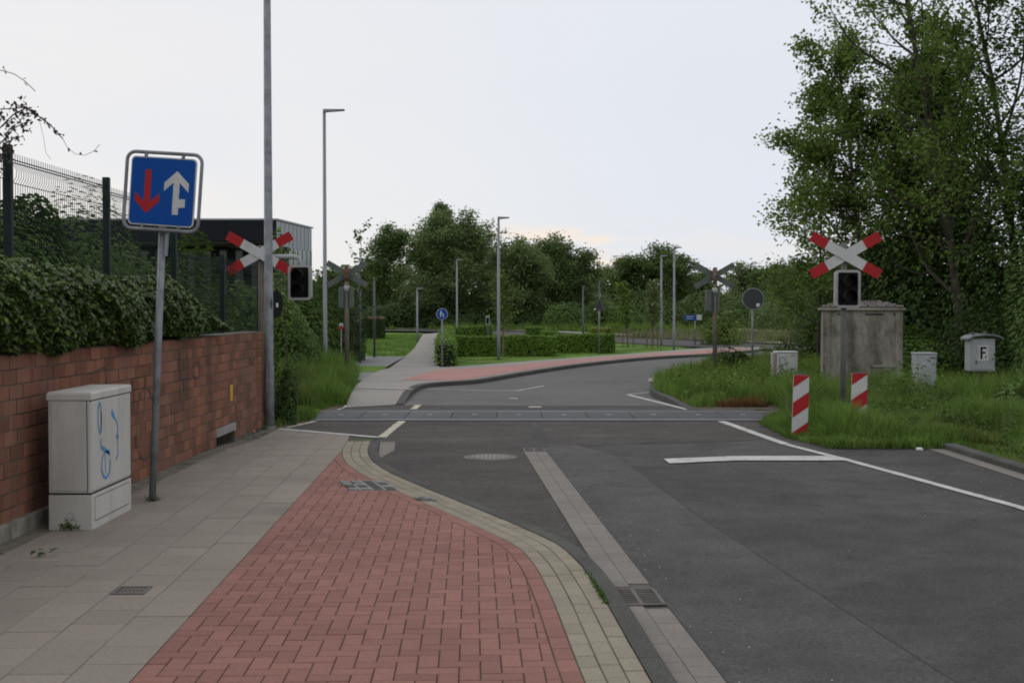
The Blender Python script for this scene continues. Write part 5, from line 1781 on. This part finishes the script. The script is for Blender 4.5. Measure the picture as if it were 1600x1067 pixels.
# --- ivy hanging over the wall
iv = empty('ivy_hedge', (wA.x, wA.y, 1.4), 'thick dark ivy hanging over the top of the brick wall', 'ivy')
iv.rotation_euler = (0, 0, ang)
r = np.random.default_rng(61)
n = 42000
u = r.uniform(S0 + 0.2, 6.35, n)
und = lambda u, f, s: np.sin(u * f + s) * 0.5 + np.sin(u * f * 2.3 + s * 1.7) * 0.3 + np.sin(u * f * 5.1 + s) * 0.2
topz = 0.72 + 0.10 * und(u, 1.3, 0.4)
topz = np.where(u > 4.6, topz * np.clip((6.5 - u) / 1.9, 0.15, 1), topz)
botz = 0.035 + 0.05 * und(u, 3.1, 2.0) + np.clip((u - 3.5) * 0.03, 0, 0.1)
ph = r.uniform(0, 1, n)
# front bulge: profile from hanging lower edge up and over the top
zz = botz + (topz - botz) * ph
bul = -0.05 - 0.11 * np.sin(np.pi * np.clip(ph, 0, 1) ** 0.7) + 0.35 * np.clip(ph - 0.75, 0, 1) * 2
bul += 0.06 * und(u * 1.7 + zz * 3, 2.0, 1.1)
dep = bul + np.abs(r.normal(0, 0.07, n))
dep = np.where(r.uniform(0, 1, n) < 0.25, dep + r.uniform(0, 0.5, n), dep)
P = np.stack([u, dep, zz], 1)
outv = np.tile(np.array([0, -0.8, 0.5]), (n, 1))
P_ = leaves(P, 0.058, 0.2, 0.75, 62, out=outv, droop=1.2)
pick = r.uniform(0, 1, n)
quads('leaves', P_[pick < 0.86], 'leaf_ivy', iv)
quads('young_leaves', P_[(pick >= 0.86) & (pick < 0.975)], 'leaf_fresh', iv)
quads('dead_leaves', P_[pick >= 0.975], 'leaf_vine', iv)
cm = MB()
for k in range(60):
    x = random.uniform(S0 + 0.5, 6.0)
    cm.tube([(x, 0.3, 0.02), (x + random.gauss(0, 0.1), 0.1, 0.35 * random.uniform(0.3, 1)), (x + random.gauss(0, 0.2), -0.02, 0.1)], 0.008, 4, cap=False)
cm.build('stems', 'bark', iv)
MB().box(S0 + 0.2, 5.4, 0.12, 0.75, 0.02, 0.42).build('ivy_shade_box', 'core', iv)  # solid near-black box, painted shade behind the ivy leaves

# --- clipped hedges
def hedge(px0, px1, top, base_y, thick, label, seed, leaf='leaf_hedge', n=3500, z=0.05, group='clipped box hedges', Y=None, end=None, h=None, gaps=0.0):
    if end is None:
        a = G(px0, base_y, z)
        b = G(px1, base_y if Y is None else Y, z)
    else:
        a, b = end
    d = (b - a)
    L = d.length
    h = h or A(px0, top, a.y).z - z
    e = empty('clipped_hedge', a, label, 'hedge', group, rot=(0, 0, math.atan2(d.y, d.x)))
    r = np.random.default_rng(seed)
    areas = np.array([L * h, L * thick, thick * h, thick * h, L * h * 0.3])
    f = r.choice(5, n, p=areas / areas.sum())
    u, v = r.uniform(0, 1, n), r.uniform(0, 1, n)
    P = np.zeros((n, 3))
    nr = np.zeros((n, 3))
    for k, (fx_, fn) in enumerate((((lambda u, v: (u * L, 0 * u, v * h)), (0, -1, 0.2)), ((lambda u, v: (u * L, v * thick, 0 * u + h)), (0, 0, 1)), ((lambda u, v: (0 * u, v * thick, u * h)), (-1, 0, 0.2)), ((lambda u, v: (0 * u + L, v * thick, u * h)), (1, 0, 0.2)), ((lambda u, v: (u * L, 0 * u + thick, v * h)), (0, 1, 0.2)))):
        m = f == k
        P[m] = np.stack(fx_(u[m], v[m]), 1)
        nr[m] = fn
    P += r.normal(0, 0.022, (n, 3)) + (np.sin(P[:, :1] * 2.1 + seed) * 0.02)
    quads('foliage', leaves(P, 0.085, 0.1, 0.7, seed, out=nr * 1.2), leaf, e)
    MB().box(0.05, L - 0.05, 0.05, thick - 0.05, -0.05, h - 0.05).build('hedge_shade_box', 'core', e)  # solid near-black box, painted shade for the hedge interior
    return e
def gp_(px, py):
    return G(px, py, 0.05)
hedge(688, 716, 541, 574, 0.6, 'end-on clipped hedge running back along the footpath behind the blue sign', 71, n=7000, end=(gp_(712, 573), gp_(707, 528)), h=0.68)
hedge(713, 868, 527, 557, 0.9, 'long low clipped hedge behind the lamp on the lawn', 72, n=9000, thick=0.9) if False else None
hedge(713, 868, 527, 557, 0.9, 'long low clipped hedge behind the lamp on the lawn', 72, n=9000)
hedge(871, 959, 524, 552, 1.6, 'dark clipped hedge block behind the triangular sign', 73, n=7000)
hedge(714, 757, 511, 531, 0.9, 'clipped hedge seen over the long low hedge on its left', 74, n=2600)
hedge(761, 769, 509, 531, 0.8, 'small clipped hedge stub beside the dark box on a post', 75, n=900)
hedge(822, 846, 512, 531, 1.2, 'short clipped hedge seen over the long low hedge on its right', 76, n=1800)
hedge(846, 872, 519, 533, 1.2, 'low clipped hedge in the back row next to the short hedge', 77, n=1500)
hedge(924, 956, 513, 530, 1.2, 'yellow green clipped hedge behind the dark hedge block', 78, 'leaf_yellow', n=1900)
# flowering fence hedge left
fh = hedge(548, 598, 498, 530, 1.0, 'dark fence-like hedge topped with pinkish blossom beyond the plaza', 79, 'leaf_dark', n=5000, z=0, group=None)
r = np.random.default_rng(80)
Lh = (G(598, 530) - G(548, 530)).length
hh = A(548, 498, G(548, 530).y).z
P = np.stack([r.uniform(0, Lh, 700), r.uniform(-0.05, 0.9, 700), hh + r.normal(0, 0.05, 700)], 1)
quads('blossom', leaves(P, 0.10, 0.5, 0.9, 81), 'blossom', fh)

# --- young trees
young = [dict(seg=6, wander=0.03, trop=0.03, taper=0.7, n=20, t0=0.32, ang=(22, 48), ratio=0.30, shape=lambda t: 1.2 - 0.7 * t),
         dict(seg=3, wander=0.12, trop=0.10, leaves=34, spread=0.11, minrad=0.004)]
def stakes(e, r_=0.27, h=0.85):
    for k in range(3):
        a = 2.09 * k + 0.4
        MB().tube([(r_ * math.cos(a), r_ * math.sin(a), -0.1), (r_ * math.cos(a), r_ * math.sin(a), h)], 0.028, 8).build('stake', 'pale_wood', e)
    for k in range(3):
        a, b_ = 2.09 * k + 0.4, 2.09 * (k + 1) + 0.4
        MB().tube([(r_ * math.cos(a), r_ * math.sin(a), h - 0.08), (r_ * math.cos(b_), r_ * math.sin(b_), h - 0.08)], 0.018, 6).build('crossbar', 'pale_wood', e)
tree('young_tree', G(786, 558.6, 0.05), young, 2.85, 0.035, 'young tree with light green leaves just right of the lawn lamp', 'leaf_fresh', 0.12, 91, group='young trees on the lawn', bark='pale_wood')
e = tree('young_tree', G(981, 543, 0.05), young, 2.7, 0.04, 'staked young tree on the lawn farther from the twin lamps', 'leaf_fresh', 0.13, 92, group='young trees on the lawn')
stakes(e)
e = tree('young_tree', G(1019, 543.5, 0.05), young, 2.75, 0.04, 'staked young tree on the lawn nearer to the twin lamps', 'leaf_pale', 0.14, 93, group='young trees on the lawn')
stakes(e)

# --- far trees
far = lambda n1, n2, lv, t0, trop, ang=(40, 75), ratio=0.42, shape=lambda t: 1.1 - 0.7 * t, sp=0.35: [
    dict(seg=6, wander=0.05, trop=0.04, taper=0.85, n=n1, t0=t0, ang=ang, ratio=ratio, shape=shape),
    dict(seg=4, wander=0.15, trop=0.08, n=n2, t0=0.2, ang=(30, 65), ratio=0.5),
    dict(seg=4, wander=0.2, trop=trop, leaves=int(lv * 2.3), spread=sp, minrad=0.5)]
def ftree(px, top, Y, spec, label, leaf, seed, size=0.22, k=1.0, rad=0.22, name='broadleaf_tree', droop=0.3, lean=(0, 0)):
    b = at_depth(px, Y)
    h = A(px, top, Y).z
    return tree(name, b, spec, h * k, rad, label, leaf, size, seed, group='trees closing the view', droop=droop, lean=lean)
dome = lambda t: 0.55 + 0.75 * math.sin(math.pi * min(1, 0.15 + 0.85 * t))
ftree(612, 366, 108, far(24, 9, 34, 0.05, 0.05, ratio=0.40), 'dark round tree behind the lawn left of the footpath', 'leaf_far', 101)
ftree(578, 420, 116, far(18, 8, 30, 0.05, 0.05, ratio=0.40), 'lower dark tree half hidden behind the left signal and posts', 'leaf_dark', 102)
ftree(690, 330, 112, far(26, 8, 30, 0.15, 0.1, ang=(18, 38), ratio=0.26, shape=lambda t: 1.1 - 0.8 * t, sp=0.28), 'slender poplar-like tree overtopping the grey green tree', 'leaf_far', 103, name='poplar_tree')
ftree(655, 372, 104, far(22, 9, 34, 0.05, 0.0, ratio=0.40), 'dark tree just left of the slender poplar-like tree', 'leaf_far', 104)
ftree(716, 358, 100, far(28, 10, 40, 0.04, -0.22, ratio=0.42, shape=dome), 'broad grey green willow behind the footpath sign', 'leaf_willow', 105, name='willow_tree', droop=1.2)
ftree(806, 398, 98, far(26, 10, 38, 0.04, -0.22, ratio=0.42, shape=dome), 'grey green willow behind the lamp on the lawn', 'leaf_willow', 106, name='willow_tree', droop=1.2)
ftree(850, 398, 102, far(26, 10, 36, 0.04, -0.18, ratio=0.46, shape=dome), 'willow right of the lawn lamp in the tree row', 'leaf_far', 107, name='willow_tree', droop=1.0)
ftree(892, 408, 104, far(24, 9, 34, 0.04, -0.15, ratio=0.44, shape=dome), 'lower willow at the right end of the long tree row', 'leaf_willow', 108, name='willow_tree', droop=1.0)
ftree(738, 398, 120, far(24, 10, 34, 0.04, 0.0, ratio=0.46, shape=dome), 'dark tree closing the gap behind the grey green willows', 'leaf_far', 119, 0.26)
ftree(922, 468, 108, far(18, 8, 26, 0.04, -0.1, ratio=0.44, shape=dome), 'small tree sloping down at the gap in the tree row', 'leaf_willow', 109, droop=0.8)
ftree(985, 415, 122, far(26, 9, 34, 0.05, 0.05, ratio=0.44, shape=dome), 'left half of the round crowned pair of trees behind the twin lamps', 'leaf_far', 110, 0.25)
ftree(1040, 408, 120, far(26, 9, 34, 0.05, 0.05, ratio=0.44, shape=dome), 'right half of the round crowned pair of trees behind the twin lamps', 'leaf_far', 111, 0.25)
ftree(1100, 440, 128, far(22, 9, 30, 0.05, 0.0, ratio=0.44, shape=dome), 'tree behind the rusty signal on the right', 'leaf_far', 112, 0.25)
ftree(1155, 430, 150, far(24, 9, 32, 0.05, 0.0, ratio=0.46, shape=dome), 'pale distant tree left of the round sign', 'leaf_pale', 113, 0.27)
ftree(1205, 432, 125, far(24, 9, 34, 0.05, 0.0, ratio=0.46, shape=dome), 'dark distant tree right of the round sign', 'leaf_far', 114, 0.25)
ftree(1250, 428, 118, far(24, 9, 34, 0.05, 0.0, ratio=0.46, shape=dome), 'dark distant tree left of the red and white cross', 'leaf_far', 115, 0.24)
ftree(1310, 420, 115, far(24, 9, 34, 0.05, 0.0, ratio=0.46, shape=dome), 'dark distant tree mostly hidden behind the hut', 'leaf_far', 116, 0.24)
ftree(1390, 400, 110, far(24, 9, 34, 0.05, 0.0, ratio=0.5, shape=dome), 'dark distant tree hidden behind the right hand trees', 'leaf_far', 117, 0.24)
ftree(520, 440, 120, far(20, 9, 30, 0.05, 0.0, ratio=0.5, shape=dome), 'distant tree behind the tall slim lamp', 'leaf_far', 118, 0.3)
# low growth at the foot of the tree row
US = 'undergrowth at the foot of the distant trees'
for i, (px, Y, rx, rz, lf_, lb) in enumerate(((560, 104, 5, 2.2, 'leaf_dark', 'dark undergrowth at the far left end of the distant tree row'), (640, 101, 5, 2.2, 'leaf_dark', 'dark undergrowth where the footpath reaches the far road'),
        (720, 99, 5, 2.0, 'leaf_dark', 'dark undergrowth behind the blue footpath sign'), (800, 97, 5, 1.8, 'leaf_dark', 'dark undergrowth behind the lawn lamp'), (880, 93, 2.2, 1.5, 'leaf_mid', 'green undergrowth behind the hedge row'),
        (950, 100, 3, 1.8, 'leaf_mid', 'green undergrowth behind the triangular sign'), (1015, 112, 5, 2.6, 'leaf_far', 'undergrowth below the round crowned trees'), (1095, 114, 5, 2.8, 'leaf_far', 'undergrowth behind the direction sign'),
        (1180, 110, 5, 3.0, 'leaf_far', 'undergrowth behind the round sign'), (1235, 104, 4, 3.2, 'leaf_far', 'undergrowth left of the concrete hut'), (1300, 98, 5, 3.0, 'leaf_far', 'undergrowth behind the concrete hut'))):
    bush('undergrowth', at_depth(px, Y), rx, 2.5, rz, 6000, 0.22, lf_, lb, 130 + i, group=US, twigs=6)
far_wood, d_ = None, None
rw = np.random.default_rng(150)
n = 26000
xx = rw.uniform(-75, 110, n)
hh_ = 5.0 + 1.3 * np.sin(xx * 0.21) + 1.0 * np.sin(xx * 0.57 + 1) 
P = np.stack([xx, 160 + rw.uniform(-6, 6, n) + np.abs(xx) * 0.05, hh_ * rw.uniform(0, 1, n) ** 0.8], 1)
wd_ = quads('far_wood', leaves(P, 0.75, 0.4, 0.7, 151), 'leaf_far')
tag(wd_, 'far line of woodland closing the horizon', 'woodland', kind='stuff')

# --- tall grass
def inpoly(P, poly):
    x, y = P[:, 0], P[:, 1]
    c = np.zeros(len(P), bool)
    j = len(poly) - 1
    for i in range(len(poly)):
        xi, yi, xj, yj = poly[i].x, poly[i].y, poly[j].x, poly[j].y
        c ^= ((yi > y) != (yj > y)) & (x < (xj - xi) * (y - yi) / (yj - yi + 1e-12) + xi)
        j = i
    return c
def scatter(poly, n, seed, z=0.0):
    r = np.random.default_rng(seed)
    a = np.array([[p.x, p.y] for p in poly])
    lo, hi = a.min(0), a.max(0)
    out = np.zeros((0, 3))
    while len(out) < n:
        P = np.concatenate([r.uniform(lo, hi, (n, 2)), np.full((n, 1), z)], 1)
        out = np.concatenate([out, P[inpoly(P, poly)]])
    return out[:n]
def clumpy(P, seed, lo=0.25, hi=1.0, f=1.6):
    r = np.random.default_rng(seed)
    v = np.zeros(len(P))
    for k in range(5):
        a = r.uniform(0, 6.28)
        fr_ = f * r.uniform(0.6, 2.4)
        v += np.sin((P[:, 0] * math.cos(a) + P[:, 1] * math.sin(a)) * fr_ + r.uniform(0, 6.28))
    return lo + (hi - lo) * np.clip(0.5 + v / 5.0, 0, 1)
def grass(label, poly, n, h, seed, material='grass_tall', w=0.011, name='tall_grass', lean=0.4, edge=None):
    P = scatter(poly, n, seed, 0.01)
    hh = h * clumpy(P, seed + 1, 0.22, 1.2, 2.4) * np.random.default_rng(seed).uniform(0.5, 1.15, n)
    if edge is not None:
        hh *= edge(P)
    o = blades(name, P, hh, w, material, seed, lean)
    return tag(o, label, 'grass', kind='stuff')
V2 = lambda x, y: Vector((x, y, 0))
# near right verge: low by the kerb, tall further in
ed = lambda P: np.clip((P[:, 0] - 5.4) * 0.5, 0.28, 1) * np.where(P[:, 1] < 15.5, 1, 1)
grass('short and tall grass along the right kerb', [V2(5.6, 6), V2(5.6, 15.6), V2(11.5, 15.6), V2(11.5, 9)], 60000, 0.42, 201, edge=ed)
grass('tall green grass around the beacons and the crossing signal', [V2(3.92, 18.9), V2(3.92, 16.7), V2(4.2, 15.55), V2(11.5, 15.5), V2(11.5, 19.2), V2(4.4, 19.2)], 95000, 0.42, 203, edge=lambda P: np.clip(0.25 + (P[:, 0] - 3.85) * 1.6, 0.2, 1) * np.clip(0.3 + (P[:, 1] - 15.45) * 1.1, 0.25, 1))
grass('tall grass overgrowing the track right of the crossing deck', [V2(4.45, 19.0), V2(12, 19.0), V2(12, 22), V2(4.75, 22)], 42000, 0.66, 205)
grass('tall green grass around the rusty signal post right of the road', [G(1024, 604), G(1022, 618), G(1082, 638), V2(4.75, 22), V2(12, 22), V2(13, 33), V2(9.5, 41), G(1155, 569), G(1094, 578), G(1048, 590)], 95000, 0.46, 207, edge=lambda P: np.clip(0.35 + (P[:, 1] - 21.2) * 0.35, 0.35, 1))
grass('dry brown grass beside the crossing deck', [G(1120, 637), G(1200, 637), G(1200, 627), G(1130, 627)], 5000, 0.16, 209, 'grass_dry', name='dry_grass')
grass('tall grass on the verge left of the footway behind the rails', [V2(-8, 22.2), G(500, 642), G(541, 633), G(558, 602), G(554, 590), V2(-5.2, 33), V2(-9, 33)], 70000, 0.62, 211, edge=lambda P: np.clip(0.22 + (-P[:, 0] - 2.75) * 0.9, 0.12, 1))
grass('grass over the rails between mast and crossing deck', [G(437, 667), G(492, 656), G(500, 644), V2(-8, 21.5), V2(-8, 18.2), V2(-3.95, 18.2)], 18000, 0.22, 213)
grass('pale seeding grass in the far meadow', [G(960, 529), G(1056, 534), G(1163, 539), G(1290, 542), V2(28, 75), V2(10, 80)], 26000, 0.5, 215, 'grass_pale', w=0.04)
grass('rough grass in front of the far tree row', [V2(-20, 97), V2(12, 90), V2(14, 84), V2(6, 86), V2(-18, 101)], 16000, 0.7, 217, 'grass_tall', w=0.05)
grass('mown grass on the lawn along the far pavement', [G(690, 576), G(760, 571.5), G(871, 563), G(1020, 552), G(1088, 546), G(1056, 541), G(963, 535), G(871, 545), G(712, 560)], 34000, 0.085, 219, 'grass_tall', w=0.02, name='lawn_grass')
grass('mown grass on the lawn left of the footpath', [G(500, 522), G(660, 523), G(647, 545), G(631, 558), G(500, 556)], 22000, 0.09, 221, 'grass_tall', w=0.025, name='lawn_grass')
def weeds(label, poly, n, hmax, size, seed, leaf):
    C_ = scatter(poly, n, seed, 0.0)
    r = np.random.default_rng(seed)
    k = 22
    P = np.repeat(C_, k, 0)
    hh = np.repeat(r.uniform(0.35, 1.0, n) * hmax, k)
    t = r.uniform(0.1, 1, n * k)
    P = P + np.stack([r.normal(0, 0.05, n * k), r.normal(0, 0.05, n * k), hh * t], 1)
    return tag(quads('weeds', leaves(P, size, 0.3, 0.5, seed, droop=0.4), leaf), label, 'weeds', kind='stuff')
weeds('leafy weeds scattered through the grass by the beacons', [V2(4.3, 18.8), V2(4.5, 16.2), V2(11, 16), V2(11, 21)], 480, 0.46, 0.07, 241, 'leaf_mid')
weeds('leafy weeds scattered through the grass along the right kerb', [V2(5.9, 8), V2(5.9, 15.4), V2(11, 15.4), V2(11, 9)], 300, 0.4, 0.07, 242, 'leaf_mid')
weeds('leafy weeds scattered through the grass right of the road', [G(1040, 604), G(1040, 618), G(1090, 632), V2(5, 22), V2(11, 22), V2(9, 36)], 420, 0.55, 0.08, 243, 'leaf_fresh')
weeds('leafy weeds in the verge left of the footway', [V2(-7.5, 23), V2(-4.0, 23), V2(-4.2, 33), V2(-8, 33)], 300, 0.7, 0.06, 244, 'leaf_mid')
grass('pale seed heads above the tall grass by the beacons', [V2(4.2, 18.8), V2(4.6, 16.2), V2(11, 16), V2(12, 24), V2(5, 24)], 4000, 0.55, 245, 'grass_pale', w=0.007)
grass('sparse short tufts creeping over the asphalt edge by the beacons', [V2(3.78, 18.6), V2(3.74, 16.6), V2(4.0, 15.3), V2(5.45, 15.28), V2(5.45, 15.6), V2(4.2, 15.75), V2(4.1, 18.6)], 5200, 0.16, 247, lean=0.8)
# small weeds in the kerb joint
dk0 = min(np.linspace(0, KO.len, 400), key=lambda d: (KO.at(d) - Vector((G(950, 945, SW).x, G(950, 945, SW).y, 0))).length)
wp = np.array([(lambda q: (q.x + random.gauss(0, 0.010), q.y, SW + 0.002 + abs(random.gauss(0, 0.006))))(KO.at(dk0 + abs(random.gauss(0, 0.4)), 0.004)) for _ in range(420)])
tag(quads('kerb_weed', leaves(wp, 0.017, 0.6, 0.5, 231), 'leaf_mid'), 'green moss and weed strip in the kerb joint near the drain grate', 'weed', kind='stuff')
